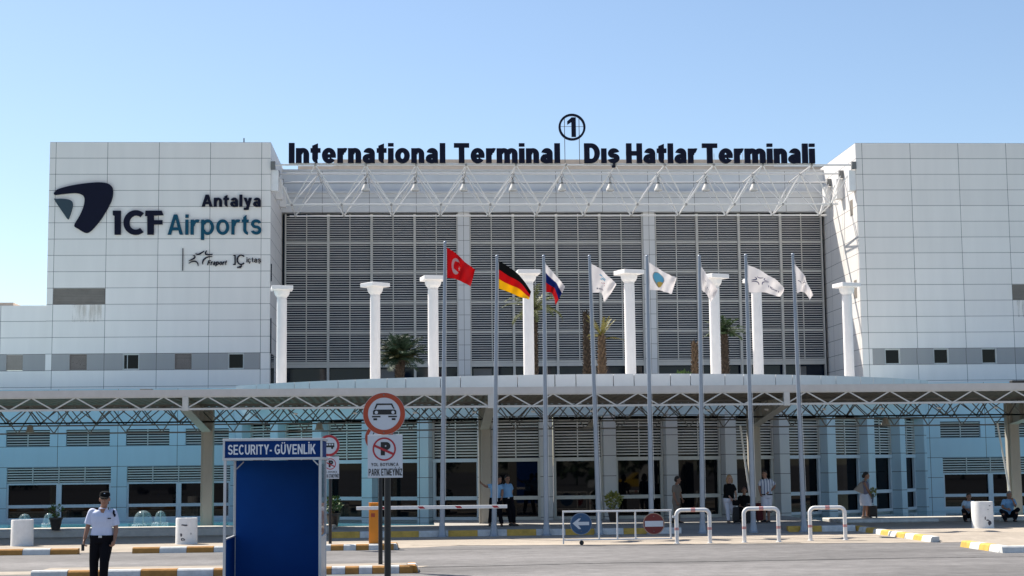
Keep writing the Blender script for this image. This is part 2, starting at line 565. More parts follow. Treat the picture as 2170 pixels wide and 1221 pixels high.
def glyph(ch, w):
    """pieces of a letter, cap height 1, and its width"""
    h = w * 0.8
    X = 0.74
    q = lambda a, b, c, d: ('P', [(a, b), (c, b), (c, d), (a, d)])
    pl_ = lambda *p: ('P', list(p))

    def ess(H, W):
        t = h
        r1, r2 = (H / 2 + t / 2) / 2, (H / 2 + t / 2) / 2
        return [_arc(W / 2, H - r1, W / 2 - 0.01, r1, 15, 270, w, t), _arc(W / 2, r2, W / 2, r2, 195, 450, w, t)]
    ced = lambda x: [q(x - 0.03, -0.12, x + 0.05, 0.02), q(x - 0.10, -0.22, x + 0.07, -0.12)]
    if ch in 'Il': return [q(0, 0, w, 1)], w
    if ch == 'i': return [q(0, 0, w, X), q(0, 0.84, w, 1)], w
    if ch == 'ı': return [q(0, 0, w, X)], w
    if ch == 'İ': return [q(0, 0, w, 1), q(0, 1.08, w, 1.22)], w
    if ch == 'n': return [q(0, 0, w, X), _arc(0.33, 0.44, 0.29, 0.31, 0, 175, w, h), q(0.62 - w, 0, 0.62, 0.45)], 0.62
    if ch == 'm':
        a = 0.36
        return [q(0, 0, w, X), _arc((0.05 + a + w) / 2, 0.46, (a + w - 0.05) / 2, 0.29, 0, 175, w, h), q(a, 0, a + w, 0.47),
                _arc((0.05 + a + a + a + w) / 2, 0.46, (a + w - 0.05) / 2, 0.29, 0, 175, w, h), q(2 * a, 0, 2 * a + w, 0.47)], 2 * a + w
    if ch == 't': return [pl_((0.08, 0.2), (0.08 + w, 0.2), (0.08 + w, 0.98), (0.08, 0.86)), q(0, X - h, 0.08 + w + 0.12, X), _arc(0.08 + 0.24, 0.24, 0.24, 0.24, 180, 275, w, h)], 0.2 + w
    if ch == 'e': return [_arc(0.33, 0.37, 0.33, 0.385, 0, 325, w, h), q(w * 0.6, 0.37 - h * 0.45, 0.655, 0.37 + h * 0.3)], 0.66
    if ch == 'a': return [_arc(0.28, 0.22, 0.28, 0.235, 40, 300, w, h), q(0.58 - w, 0, 0.58, 0.5), _arc(0.31, 0.48, 0.27, 0.275, 0, 165, w, h), q(0.25, 0.455 - h, 0.5, 0.455)], 0.6
    if ch == 'r': return [q(0, 0, w, X), _arc(0.36, 0.42, 0.32, 0.33, 70, 178, w, h)], 0.44
    if ch == 'o': return [_arc(0.35, 0.37, 0.35, 0.385, 0, 360, w, h)], 0.70
    if ch == 's': return ess(0.75, 0.58), 0.58
    if ch == 'ş': return ess(0.75, 0.58) + ced(0.29), 0.58
    if ch == 'p': return [q(0, -0.26, w, X), _arc(0.36, 0.37, 0.34, 0.385, -150, 150, w, h)], 0.70
    if ch == 'y': return [pl_((0, X), (w, X), (0.30 + w * 0.5, 0.1), (0.26, 0.0)), pl_((0.62, X), (0.62 - w, X), (0.14, -0.26), (0.14 + w, -0.26)), q(0.02, -0.26, 0.2, -0.26 + h)], 0.62
    if ch == 'k': return [q(0, 0, w, 1), pl_((w, 0.28), (0.42, X), (0.62, X), (w, 0.28 + w * 0.2 - 0.16)), pl_((0.2, 0.42), (0.34, 0.52), (0.64, 0), (0.42, 0))], 0.64
    if ch in 'çcCÇ':
        H, W = (0.75, 0.62) if ch in 'çc' else (1, 0.84)
        return [_arc(W / 2, H / 2, W / 2, H / 2 + 0.01, 42, 318, w, h)] + (ced(W / 2) if ch in 'çÇ' else []), W - 0.03
    if ch == 'T': return [q(0, 1 - h, 0.72, 1), q(0.36 - w / 2, 0, 0.36 + w / 2, 1)], 0.72
    if ch == 'D': return [q(0, 0, w, 1), q(0, 0, 0.36, h), q(0, 1 - h, 0.36, 1), _arc(0.35, 0.5, 0.43, 0.5, -90, 90, w, h)], 0.78
    if ch == 'H': return [q(0, 0, w, 1), q(0.78 - w, 0, 0.78, 1), q(0, 0.5 - h / 2, 0.78, 0.5 + h / 2)], 0.78
    if ch == 'A': return [pl_((0, 0), (w * 1.05, 0), (0.40 + w * 0.42, 1), (0.40 - w * 0.5, 1)), pl_((0.82, 0), (0.82 - w * 1.05, 0), (0.42 - w * 0.42, 1), (0.42 + w * 0.5, 1)), q(0.17, 0.22, 0.65, 0.22 + h)], 0.82
    if ch in 'FE': return [q(0, 0, w, 1), q(0, 1 - h, 0.66, 1), q(0, 0.5 - h / 2, 0.6, 0.5 + h / 2)] + ([q(0, 0, 0.68, h)] if ch == 'E' else []), 0.68
    if ch == 'L': return [q(0, 0, w, 1), q(0, 0, 0.62, h)], 0.62
    if ch == 'S': return ess(1, 0.72), 0.72
    if ch in 'UÜ': return [q(0, 0.36, w, 1), q(0.74 - w, 0.36, 0.74, 1), _arc(0.37, 0.37, 0.37, 0.38, 180, 360, w, h)] + ([q(0.12, 1.08, 0.30, 1.22), q(0.44, 1.08, 0.62, 1.22)] if ch == 'Ü' else []), 0.74
    if ch in 'PR': return [q(0, 0, w, 1), q(0, 1 - h, 0.40, 1), q(0, 0.40, 0.40, 0.40 + h), _arc(0.39, 0.70, 0.31, 0.30, -90, 90, w, h)] + ([pl_((0.28, 0.42), (0.28 + w, 0.46), (0.76, 0), (0.76 - w * 1.15, 0))] if ch == 'R' else []), 0.74
    if ch == 'B': return [q(0, 0, w, 1)] + [q(0, z, 0.42, z + h) for z in (0, 0.5 - h / 2, 1 - h)] + [_arc(0.40, 0.745, 0.28, 0.255, -90, 90, w, h), _arc(0.41, 0.275, 0.31, 0.275, -90, 90, w, h)], 0.72
    if ch == 'Y': return [q(0.39 - w / 2, 0, 0.39 + w / 2, 0.44), pl_((0, 1), (w * 1.15, 1), (0.39 + w / 2, 0.44), (0.39 - w / 2, 0.38)), pl_((0.78, 1), (0.78 - w * 1.15, 1), (0.39 - w / 2, 0.44), (0.39 + w / 2, 0.38))], 0.78
    if ch == 'V': return [pl_((0, 1), (w * 1.1, 1), (0.39 + w * 0.4, 0), (0.39 - w * 0.4, 0)), pl_((0.78, 1), (0.78 - w * 1.1, 1), (0.39 - w * 0.4, 0), (0.39 + w * 0.4, 0))], 0.78
    if ch == 'K': return [q(0, 0, w, 1), pl_((w, 0.30), (w, 0.54), (0.52, 1), (0.78, 1)), pl_((0.22, 0.54), (0.42, 0.66), (0.82, 0), (0.55, 0))], 0.80
    if ch == 'N': return [q(0, 0, w, 1), q(0.76 - w, 0, 0.76, 1), pl_((0, 1), (w * 1.05, 1), (0.76, 0), (0.76 - w * 1.05, 0))], 0.76
    if ch == 'M': return [q(0, 0, w, 1), q(0.92 - w, 0, 0.92, 1), pl_((0, 1), (w * 1.15, 1), (0.46 + w * 0.4, 0), (0.46 - w * 0.4, 0)), pl_((0.92, 1), (0.92 - w * 1.15, 1), (0.46 - w * 0.4, 0), (0.46 + w * 0.4, 0))], 0.92
    if ch == 'G': return [_arc(0.42, 0.5, 0.42, 0.51, 42, 335, w, h), q(0.44, 0.36, 0.82, 0.36 + h), q(0.82 - w, 0.12, 0.82, 0.45)], 0.83
    if ch == 'O': return [_arc(0.43, 0.5, 0.43, 0.51, 0, 360, w, h)], 0.86
    if ch == 'Z': return [q(0, 0, 0.68, h), q(0, 1 - h, 0.68, 1), pl_((0, h * 0.6), (w * 1.1, h * 0.6), (0.68, 1 - h * 0.6), (0.68 - w * 1.1, 1 - h * 0.6))], 0.68
    if ch == '-': return [q(0, 0.30, 0.3, 0.30 + h)], 0.3
    if ch == '1': return [q(0.26, 0, 0.26 + w * 1.1, 1), pl_((0, 0.62), (0, 0.80), (0.28, 1.0), (0.30, 0.78))], 0.26 + w * 1.1
    return [], 0.26


def lettering(s, x0, x1, z0, z1, Y, depth, M, parent, w=0.2, gap=0.11, shear=0.0, name='letter', fn=None, one=False, word=0.28):
    """s fitted to x0..x1, a capital to z0..z1; front face at Y"""
    x, lay = 0.0, []
    for ch in s:
        pc, wd = glyph(ch, w)
        if ch == ' ':
            x += word - gap
            continue
        lay.append((pc, x)); x += wd + gap
    kx, kz = (x1 - x0) / (x - gap), (z1 - z0)
    mb, res = MB(), []
    e = min(0.0025, depth * 0.1)
    for pc, ox in lay:
        if not one: mb = MB()
        tr = lambda p: (x0 + (p[0] + ox) * kx + shear * p[1] * kz, z0 + p[1] * kz)
        for j, c in enumerate(pc):
            ya, yb = Y + j * e, Y + depth + j * e
            if c[0] == 'P': mb.prism([tr(p) for p in c[1]], ya, yb, fn)
            elif c[3]: mb.strip([tr(p) for p in c[1]][:-1], [tr(p) for p in c[2]][:-1], ya, yb, fn)
            else:
                o, i_ = [tr(p) for p in c[1]], [tr(p) for p in c[2]]
                for k in range(len(o) - 1):
                    vs = [(o[k][0], ya, o[k][1]), (o[k + 1][0], ya, o[k + 1][1]), (i_[k + 1][0], ya, i_[k + 1][1]), (i_[k][0], ya, i_[k][1])]
                    vs += [(v[0], yb, v[2]) for v in vs]
                    if fn: vs = [fn(v) for v in vs]
                    fs = [(0, 1, 2, 3), (7, 6, 5, 4), (0, 4, 5, 1), (2, 6, 7, 3)]
                    if k == 0: fs.append((3, 7, 4, 0))
                    if k == len(o) - 2: fs.append((1, 5, 6, 2))
                    mb.add(vs, fs)
        if not one: res.append(mb.build(name, M, parent))
    if one: res.append(mb.build(name, M, parent))
    return res


# wall sheet with openings: (x0, x1, z0, z1) each
def wall_grid(mb, x0, x1, z0, z1, Y, holes, dep=0.15, fn=None):
    xs = sorted({x0, x1, *[h[0] for h in holes], *[h[1] for h in holes]})
    zs = sorted({z0, z1, *[h[2] for h in holes], *[h[3] for h in holes]})
    xs = [x for x in xs if x0 <= x <= x1]; zs = [z for z in zs if z0 <= z <= z1]
    for i in range(len(xs) - 1):
        for j in range(len(zs) - 1):
            cx, cz = (xs[i] + xs[i + 1]) / 2, (zs[j] + zs[j + 1]) / 2
            if any(h[0] < cx < h[1] and h[2] < cz < h[3] for h in holes): continue
            mb.add([(xs[i], Y, zs[j]), (xs[i + 1], Y, zs[j]), (xs[i + 1], Y, zs[j + 1]), (xs[i], Y, zs[j + 1])], [(0, 1, 2, 3)])
    for a, b, c, d in holes:
        y2 = Y + dep
        mb.add([(a, Y, c), (b, Y, c), (b, y2, c), (a, y2, c), (a, Y, d), (b, Y, d), (b, y2, d), (a, y2, d)],
               [(0, 1, 2, 3), (4, 7, 6, 5), (0, 3, 7, 4), (1, 5, 6, 2)])


def slats(mb, x0, x1, z0, z1, Y, pitch, h, d):
    n = max(1, int(round((z1 - z0) / pitch)))
    for i in range(n):
        z = z0 + (i + 0.5) * (z1 - z0) / n
        mb.box(x0, x1, Y, Y + d, z - h / 2, z + h / 2)


# ------------------------------------------------------------------ ground
g = MB().add([(-900, -300, 0), (900, -300, 0), (900, 2500, 0), (-900, 2500, 0)], [(0, 1, 2, 3)])
struct(g.build('ground', M_ASPH))


def sheet(name, M, polys, z, lab=None):
    mb = MB()
    for p in polys:
        mb.add([(x, y, z) for x, y in p], [tuple(range(len(p)))])
    return struct(mb.build(name, M))


def rect(x0, x1, y0, y1):
    return [(x0, y0), (x1, y0), (x1, y1), (x0, y1)]


rj = random.Random(12)
edge = [(-45 + 0.4 * k, 42.1 + rj.uniform(-0.1, 0.1)) for k in range(112)] + [(-0.2 + 0.25 * k, 42.2 + min(1.0, 0.2 * k) - 0.034 * k + rj.uniform(-0.09, 0.09)) for k in range(55)]
sheet('pavement', M_PAVE, [edge + [(13.45, 41.3), (13.45, 51.0), (11, 52), (-45, 52)],
                           [(-45, 33.6), (-3.9, 33.6), (-0.2, 33.6), (0.2, 34.6), (-45, 34.9)],
                           [(-45, 28.5), (-8.2, 29.2), (-7.9, 31.9), (-45, 33.0)]], 0.004)
# wavy tar joint across the road
tj = MB()
pts = [gp(880, 1203), gp(1085, 1198.5), gp(1300, 1193.5), gp(1600, 1189), gp(1900, 1183.5), gp(2200, 1180)]
pts = spline([tuple(p) for p in pts], 40, False)
for i in range(len(pts) - 1):
    a, b = Vector(pts[i]), Vector(pts[i + 1])
    w = 0.035 + 0.025 * random.random(); w2 = 0.03 + 0.02 * random.random()
    tj.add([(a.x, a.y - w, 0.006), (b.x, b.y - w, 0.006), (b.x, b.y + w2, 0.006), (a.x, a.y + w2, 0.006)], [(0, 1, 2, 3)])
struct(tj.build('road_joint', M_TAR))
tj = MB()
pts = spline([tuple(gp(x, y)) for x, y in ((870, 1156), (1100, 1156.5), (1300, 1157), (1700, 1153), (1990, 1151))], 30, False)
for i in range(len(pts) - 1):
    a, b = Vector(pts[i]), Vector(pts[i + 1])
    w = 0.02 + 0.03 * random.random()
    tj.add([(a.x, a.y - w, 0.008), (b.x, b.y - w, 0.008), (b.x, b.y + 0.02, 0.008), (a.x, a.y + 0.02, 0.008)], [(0, 1, 2, 3)])
struct(tj.build('pavement_edge', M_TAR))

# raised platform before the entrance, with a ramp in its kerb
pl = MB()
pl.box(-2.7, 13.4, 50.2, 53.3, 0.0, 0.18)
pl.box(0.5, 13.4, 53.3, 58.5, 0.0, 0.18)
pl.box(-2.7, 8.0, 48.75, 50.2, 0.0, 0.18)
pl.box(11.3, 13.4, 48.75, 50.2, 0.0, 0.18)
pl.add([(8.0, 48.3, 0.006), (11.3, 48.3, 0.006), (11.3, 50.2, 0.178), (8.0, 50.2, 0.178)], [(0, 1, 2, 3)])
struct(pl.build('entrance_pavement', M_PLAT))
# pavement to the right of the driveway
pr = MB()
pr.box(13.65, 60, 42.2, 53.0, 0.0, 0.13)
pr.add([(13.65, 41.2, 0.006), (60, 41.2, 0.006), (60, 42.2, 0.13), (13.65, 42.2, 0.13)], [(0, 1, 2, 3)])
struct(pr.build('side_pavement', M_PAVE))
pi = MB()
pi.rbox(13.65, 60, 36.55, 39.0, 0.0, 0.14, 0.03)
struct(pi.build('traffic_island', M_PAVE))
pk = MB()
pk.rbox(-7.6, -0.25, 32.55, 33.45, 0, 0.145, 0.02)
struct(pk.build('booth_island', M_PAVE))
pk = MB()
pk.rbox(-7.2, -0.75, 41.62, 42.3, 0, 0.145, 0.02)
struct(pk.build('barrier_island', M_PAVE))


def kerb(name, p, q, h, w, n, M1, M2, start=0, lean=0.03):
    """a row of kerb stones painted in turn"""
    mb = MB()
    p, q = Vector((*p, 0)), Vector((*q, 0))
    t = (q - p); L = t.length; t.normalize()
    nrm = Vector((t.y, -t.x, 0))
    for i in range(n):
        a, b = p + t * (L * i / n + 0.004), p + t * (L * (i + 1) / n - 0.004)
        mb.k = (i + start) % 2
        dz = random.uniform(-0.006, 0.006); dn = random.uniform(-0.008, 0.008)
        sec = [(w / 2 + dn, 0), (w / 2 - lean + dn, h * 0.8 + dz), (w / 2 - lean - 0.03 + dn, h + dz), (-w / 2, h + dz), (-w / 2, 0)]
        vs = [a + nrm * s + Vector((0, 0, z)) for s, z in sec] + [b + nrm * s + Vector((0, 0, z)) for s, z in sec]
        k = len(sec)
        mb.add(vs, [tuple(range(k))[::-1], tuple(range(k, 2 * k))] + [(j, (j + 1) % k, (j + 1) % k + k, j + k) for j in range(k)])
    return struct(mb.build(name, [M1, M2]))


kerb('entrance_kerb', (-2.7, 48.62), (8.0, 48.62), 0.185, 0.26, 12, M_KY, M_KW, 0)
kerb('entrance_kerb', (11.3, 48.62), (13.4, 48.62), 0.185, 0.26, 2, M_KY, M_KW, 0)
kerb('driveway_kerb', (13.55, 51.4), (13.55, 41.4), 0.15, 0.24, 13, M_KY, M_KW, 1)
kerb('island_kerb', (13.55, 39.1), (13.55, 36.5), 0.15, 0.24, 4, M_KW, M_KY, 1)
kerb('island_kerb', (13.45, 36.4), (40, 36.4), 0.15, 0.24, 34, M_KW, M_KY, 0)
# kerbs of the booth island and of the barrier island
kerb('booth_kerb', (-7.72, 32.43), (-3.4, 32.43), 0.15, 0.24, 6, M_KW, M_KO, 0)
kerb('booth_kerb', (-3.4, 32.43), (-0.14, 32.43), 0.15, 0.24, 12, M_KO, M_KW, 1)
kerb('booth_kerb', (-0.14, 32.45), (-0.14, 33.5), 0.15, 0.22, 3, M_KO, M_KW, 0)
kerb('barrier_kerb', (-7.34, 41.5), (-3.9, 41.5), 0.15, 0.24, 5, M_KO, M_KW, 0)
kerb('barrier_kerb', (-3.9, 41.5), (-0.67, 41.5), 0.15, 0.24, 10, M_KW, M_KO, 0)
kerb('barrier_kerb', (-0.67, 41.5), (-0.67, 42.4), 0.15, 0.22, 2, M_KW, M_KO, 0)
kerb('barrier_kerb', (-24.0, 41.65), (-8.69, 41.42), 0.15, 0.26, 22, M_KW, M_KO, 0)

# pool: stone rim, water
pw = MB()
pw.rbox(-60, -2.75, 51.25, 53.5, 0, 0.25, 0.03)
struct(pw.build('pool_rim', M_STONE))
pw = MB()
pw.rbox(13.65, 60, 52.1, 53.6, 0, 0.25, 0.03)
struct(pw.build('pool_rim', M_STONE))
M_WATER = mat('pool_water', (0.03, 0.22, 0.27), 0.06, spec=0.5, bump=0.25, bscale=4)
pw = MB()
pw.add([(-60, 53.4, 0.12), (0.6, 53.2, 0.12), (0.6, 63.6, 0.12), (-60, 63.6, 0.12)], [(0, 1, 2, 3)])
pw.add([(13.3, 53.2, 0.12), (60, 53.5, 0.12), (60, 63.6, 0.12), (13.3, 63.6, 0.12)], [(0, 1, 2, 3)])
struct(pw.build('pool_water', M_WATER))
for (a, b) in ((13.75, 17.0), (19.0, 24.5)):
    lb = MB().rbox(a, b, 51.45, 52.05, 0.13, 0.25, 0.03)
    struct(lb.build('pool_step', M_KW))

# ------------------------------------------------------------------ terminal building
TB = thing('terminal_building', 'long grey panelled airport terminal with two tall blocks, louvred centre and curved glass entrance', 'terminal', (6.8, 72, 0))
YT, YL, YW = 72.0, 78.0, 63.5
XL, XR = -6.75, 20.5


def X72(px, py=770): return at(px, py, YT).x


def tower(name, x0, x1, M, wins, vents, sides):
    mb = MB()
    band = (6.57, 7.315)
    holes = [(a, b, 6.585, 7.30) for a, b, _ in wins] + list(vents)
    wall_grid(mb, x0, x1, 4.9, 17.0, YT, holes, 0.14)
    mb.k = 1
    for s, xx in sides:
        mb.add([(xx, YT, 4.9), (xx, YT + 14, 4.9), (xx, YT + 14, 17.0), (xx, YT, 17.0)], [(0, 1, 2, 3)])
    mb.k = 0
    mb.add([(x0, YT, 17.0), (x1, YT, 17.0), (x1, YT + 14, 17.0), (x0, YT + 14, 17.0)], [(0, 1, 2, 3)])
    mb.add([(x0, YT + 14, 4.9), (x1, YT + 14, 4.9), (x1, YT + 14, 17.0), (x0, YT + 14, 17.0)], [(0, 1, 2, 3)])
    o = mb.build(name, [M, M_TS], TB)
    return o


def tower_windows(parent, wins):
    for a, b, kind in wins:
        mb = MB()
        y = YT + 0.05
        w = 0.05
        mb.box(a, a + w, y, y + 0.08, 6.585, 7.30); mb.box(b - w, b, y, y + 0.08, 6.585, 7.30)
        mb.box(a + w, b - w, y, y + 0.08, 6.585, 6.635); mb.box(a + w, b - w, y, y + 0.08, 7.25, 7.30)
        if kind == 'open':
            xs = a + 0.18
            mb.box(xs, xs + 0.03, y + 0.01, y + 0.07, 6.635, 7.25)
        f = mb.build('window', M_FRAME if kind != 'blind' else M_BLIND, parent)
        p = MB()
        p.box(a + w, b - w, y + 0.05, y + 0.07, 6.635, 7.25) if kind != 'blind' else slats(p, a + w, b - w, 6.635, 7.25, y + 0.02, 0.05, 0.045, 0.03)
        p.build('pane' if kind != 'blind' else 'blind', M_GLASS if kind != 'blind' else M_BLIND, f)


def vent(parent, a, b, z0, z1):
    mb = MB()
    slats(mb, a, b, z0, z1, YT + 0.03, 0.075, 0.055, 0.06)
    mb.box(a, b, YT + 0.1, YT + 0.12, z0, z1)
    mb.build('vent_grille', M_VENT, parent)


lw = [(X72(147), X72(184), 'blind'), (X72(260), X72(295), 'open'), (X72(370), X72(406), 'blind'), (X72(483), X72(517), 'shut')]
lv = [(-16.46, -14.15, 9.555, 10.28)]
TL = tower('tower_block', -16.75, XL, M_TL, lw, lv, [(1, XL), (-1, -16.75)])
tower_windows(TL, lw); vent(TL, *lv[0])
rw = [(X72(x), X72(x + 32), 'shut') for x in (1876, 1979, 2081)] + [(X72(2184), X72(2216), 'shut')]
rv = [(27.72, 30.0, 9.555, 10.28)]
TR = tower('tower_block', XR, 38, M_TR, rw, rv, [(-1, XR), (1, 38)])
tower_windows(TR, rw); vent(TR, *rv[0])
M_RUST = bpy.data.materials.new('rust_stain'); M_RUST.use_nodes = True
nt = M_RUST.node_tree; b_ = nt.nodes['Principled BSDF']; b_.inputs['Base Color'].default_value = (0.45, 0.30, 0.14, 1); b_.inputs['Roughness'].default_value = 0.8
g_ = nt.nodes.new('ShaderNodeNewGeometry'); mp = nt.nodes.new('ShaderNodeMapping'); mp.inputs['Scale'].default_value = (7, 7, 0.9); nz = nt.nodes.new('ShaderNodeTexNoise'); nz.inputs['Scale'].default_value = 1.0; nz.inputs['Detail'].default_value = 5
nt.links.new(g_.outputs['Position'], mp.inputs[0]); nt.links.new(mp.outputs[0], nz.inputs['Vector'])
mr = nt.nodes.new('ShaderNodeMapRange'); mr.inputs[1].default_value = 0.45; mr.inputs[2].default_value = 0.8; mr.inputs[3].default_value = 0.0; mr.inputs[4].default_value = 0.22
nt.links.new(nz.outputs[0], mr.inputs[0]); nt.links.new(mr.outputs[0], b_.inputs['Alpha'])
for par, x0, x1 in ((TL, -15.6, -14.3), (TR, 27.9, 29.4)):
    MB().box(x0, x1, YT - 0.004, YT - 0.001, 8.75, 9.54).build('stain', M_RUST, par)
# darker band of panels between the windows
for par, x0, x1, ws in ((TL, -16.47, -7.17, lw), (TR, 20.97, 38, rw)):
    mb = MB()
    cuts = [x0] + [v for w in ws for v in w[:2]] + [x1]
    for i in range(0, len(cuts), 2):
        mb.box(cuts[i], cuts[i + 1], YT - 0.012, YT - 0.002, 6.58, 7.305)
    mb.build('window_band', M_BAND, par)
# low block at the far left
mb = MB()
w0 = (X72(12), X72(47), 'blind')
wall_grid(mb, -40, -16.752, 4.9, 9.52, YT + 0.1, [(w0[0], w0[1], 6.585, 7.30)], 0.14)
mb.add([(-40, YT + 0.1, 9.52), (-16.752, YT + 0.1, 9.52), (-16.752, 90, 9.52), (-40, 90, 9.52)], [(0, 1, 2, 3)])
mb.k = 1
mb.box(-40, -18.3, YT + 0.3, 80, 9.52, 9.68)
LB = mb.build('low_block', [M_TL, M_BOX], TB)
mb = MB()
mb.box(-40, w0[0], YT + 0.088, YT + 0.098, 6.58, 7.305); mb.box(w0[1], -16.752, YT + 0.088, YT + 0.098, 6.58, 7.305)
mb.build('window_band', M_BAND, LB)
p = MB(); slats(p, w0[0], w0[1], 6.6, 7.29, YT + 0.13, 0.05, 0.045, 0.03); p.build('blind', M_BLIND, LB)
# sun-side niches and dark slot windows on the inner tower walls
for y, z0, z1, wd in ((72.75, 13.7, 14.45, 0.45), (72.55, 9.75, 10.6, 0.45)):
    MB().box(XR - 0.012, XR - 0.004, y, y + wd, z0, z1).build('niche_panel', M_VENT, TR)
mb = MB()
mb.box(XL + 0.004, XL + 0.03, 72.5, 73.9, 5.2, 7.3); mb.box(XL + 0.004, XL + 0.05, 72.15, 72.3, 7.3, 8.9); mb.box(XL + 0.004, XL + 0.05, 72.2, 72.35, 10.6, 11.4)
mb.build('side_window', M_GLASSB, TL)

# louvred central wall
PIL = [(1.95, 2.54), (11.23, 11.85)]
ZB, ZT_ = 7.22, 14.62          # louvre bottom, top
bays = [(XL + 0.15, 1.95), (2.54, 11.23), (11.85, XR - 0.15)]
cw = MB()
cw.box(XL, XR, YL + 0.35, YL + 0.4, 4.8, 14.7)
CW = cw.build('glass_wall', M_GLASSB, TB)
for a, b in PIL:
    mb = MB().box(a, b, YL - 0.05, YL + 0.34, 4.9, 14.68)
    mb.build('pillar', panel_mat('pillar_panels', (0.64, 0.64, 0.64), 0, 0.3, a - 0.005, 0.745, 17.0, w=0.016), TB)
secz = [14.62, 13.16, 11.68, 10.18, 8.70, 7.22]
for (a, b) in bays:
    n = 4
    wd = (b - a) / n
    for k in range(n):
        x0, x1 = a + k * wd, a + (k + 1) * wd
        mb = MB()
        for i in range(5):
            slats(mb, x0 + 0.05, x1 - 0.05, secz[i + 1] + 0.06, secz[i] - 0.05, YL + 0.06, 0.1125, 0.044, 0.05)
        mb.k = 1
        mb.box((x0 + x1) / 2 - 0.025, (x0 + x1) / 2 + 0.025, YL + 0.02, YL + 0.058, ZB, ZT_)
        for z in secz[1:]:
            mb.box(x0 + 0.06, x1 - 0.06, YL + 0.015, YL + 0.055, z - 0.05, z + 0.055)
        mb.build('louvre_screen', [M_SLAT, M_MULL], TB)
    for k in range(n + 1):
        x = a + k * wd
        hw = 0.06
        mb = MB().box(max(a, x - hw), min(b, x + hw), YL - 0.03, YL + 0.2, 4.95, ZT_)
        mb.build('mullion', M_MULL, TB)
    mb = MB().box(a + 0.06, b - 0.06, YL - 0.02, YL + 0.012, 6.98, 7.16)
    mb.build('transom', M_MULL, TB)
for x0, x1, z1 in ((2.7, 3.6, 6.9), (18.9, 19.4, 6.9), (-2.3, -1.2, 6.9)):
    mb = MB().box(x0, x1, YL + 0.30, YL + 0.34, 5.0, z1)
    mb.build('blind', mat('curtain_grey', (0.16, 0.16, 0.16), 0.8), CW)
# white fascia under the roof edge, in two stepped bands
mb = MB()
mb.box(XL, XR, YL - 0.25, YL + 3, 14.68, 15.72)
mb.box(XL, XR, YL - 0.10, YL + 3, 15.735, 16.75)
mb.box(XL, XR, YL - 0.32, YL - 0.255, 15.62, 15.72)
mb.build('fascia', M_FAS, TB)
mb = MB().box(XL, XR, YL - 0.14, YL + 12, 16.752, 16.85)
mb.build('roof', M_DECK, TB)
a, b = at(707, 350, 90), at(1640, 350, 90)
mb = MB()
mb.box(a.x, b.x, 90, 100, 16.0, at(1085, 338, 90).z)
mb.box(a.x - 2, b.x + 3, 89.5, 90, 16.0, at(1085, 352, 90).z - 0.1)
mb.build('rooftop_plant_room', M_BOX, TB)
mb = MB().tube(at(517, 303, YT + 3), at(517, 293, YT + 3), 0.03)
mb.build('antenna', M_STEELD, TB)

# lower wings
OPEN_U = [(-16.21, -14.55)]


def wing(name, sx, xa, xb, ups, lows):
    mb = MB()
    holes = [(a, b, 3.07, 3.71) for a, b in ups] + [(a, b, 0.2, 2.23) for a, b in lows]
    wall_grid(mb, xa, xb, 0.0, 5.3, YW, holes, 0.22)
    mb.add([(xa, YW, 5.3), (xb, YW, 5.3), (xb, 72.3, 5.3), (xa, 72.3, 5.3)], [(0, 1, 2, 3)])
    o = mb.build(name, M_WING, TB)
    for a, b in ups:
        mb = MB()
        slats(mb, a, b, 3.09, 3.70, YW + 0.05, 0.107, 0.045, 0.08)
        mb.box((a + b) / 2 - 0.02, (a + b) / 2 + 0.02, YW + 0.02, YW + 0.048, 3.07, 3.71)
        l = mb.build('louvre', M_FRAME, o)
        MB().box(a, b, YW + 0.17, YW + 0.2, 3.07, 3.71).build('pane', M_DARK, l)
    for a, b in lows:
        mb = MB()
        slats(mb, a, b, 1.63, 2.22, YW + 0.04, 0.107, 0.05, 0.08)
        for k in range(1, 4):
            xm = a + (b - a) * k / 4
            mb.box(xm - 0.02, xm + 0.02, YW + 0.015, YW + 0.038, 1.6, 2.23)
        mb.build('louvre', M_FRAME, o)
        mb = MB()
        c = (a + b) / 2
        y0, y1 = YW + 0.06, YW + 0.14
        mb.box(a, a + 0.07, y0, y1, 0.2, 1.56); mb.box(b - 0.07, b, y0, y1, 0.2, 1.56); mb.box(c - 0.1, c + 0.1, y0, y1, 0.2, 1.56)
        for (p, q) in ((a + 0.07, c - 0.1), (c + 0.1, b - 0.07)):
            mb.box(p, q, y0, y1, 0.2, 0.27); mb.box(p, q, y0, y1, 0.66, 0.78)
        mb.box(a, b, y0, y1, 1.56, 1.63)
        f = mb.build('window', mat('wing_frame', (0.62, 0.69, 0.74), 0.45, var=0.04), o)
        MB().box(a, b, YW + 0.17, YW + 0.2, 0.2, 2.23).build('pane', M_GLASS, f)
    return o


ups, lows = [], []
for k in range(-4, 4):
    x = -14.22 + 2.33 * k
    ups.append((x + 0.32, x + 2.02))
for k in range(-2, 2):
    x = -16.55 + 4.66 * k
    lows.append((x + 0.38, x + 4.42))
ups = [u for u in ups if u[1] < -6.9]; lows = [u for u in lows if u[1] < -6.9] + [(-11.51, -7.45)]
lows = sorted(set([(round(a, 2), round(b, 2)) for a, b in lows]))
lows2 = []
for u in lows:
    if not lows2 or u[0] > lows2[-1][1]: lows2.append(u)
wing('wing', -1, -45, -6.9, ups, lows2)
ups, lows = [], []
for k in range(0, 8):
    x = 20.88 + 2.27 * k
    ups.append((x + 0.3, x + 1.97))
for k in range(0, 4):
    x = 20.88 + 4.54 * k
    lows.append((x + 0.35, x + 4.30))
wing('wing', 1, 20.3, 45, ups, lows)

# curved glass entrance: pillars on an arc, louvres and windows between
AX, AR, AY = 6.6, 17.5, 56.5 + 17.5


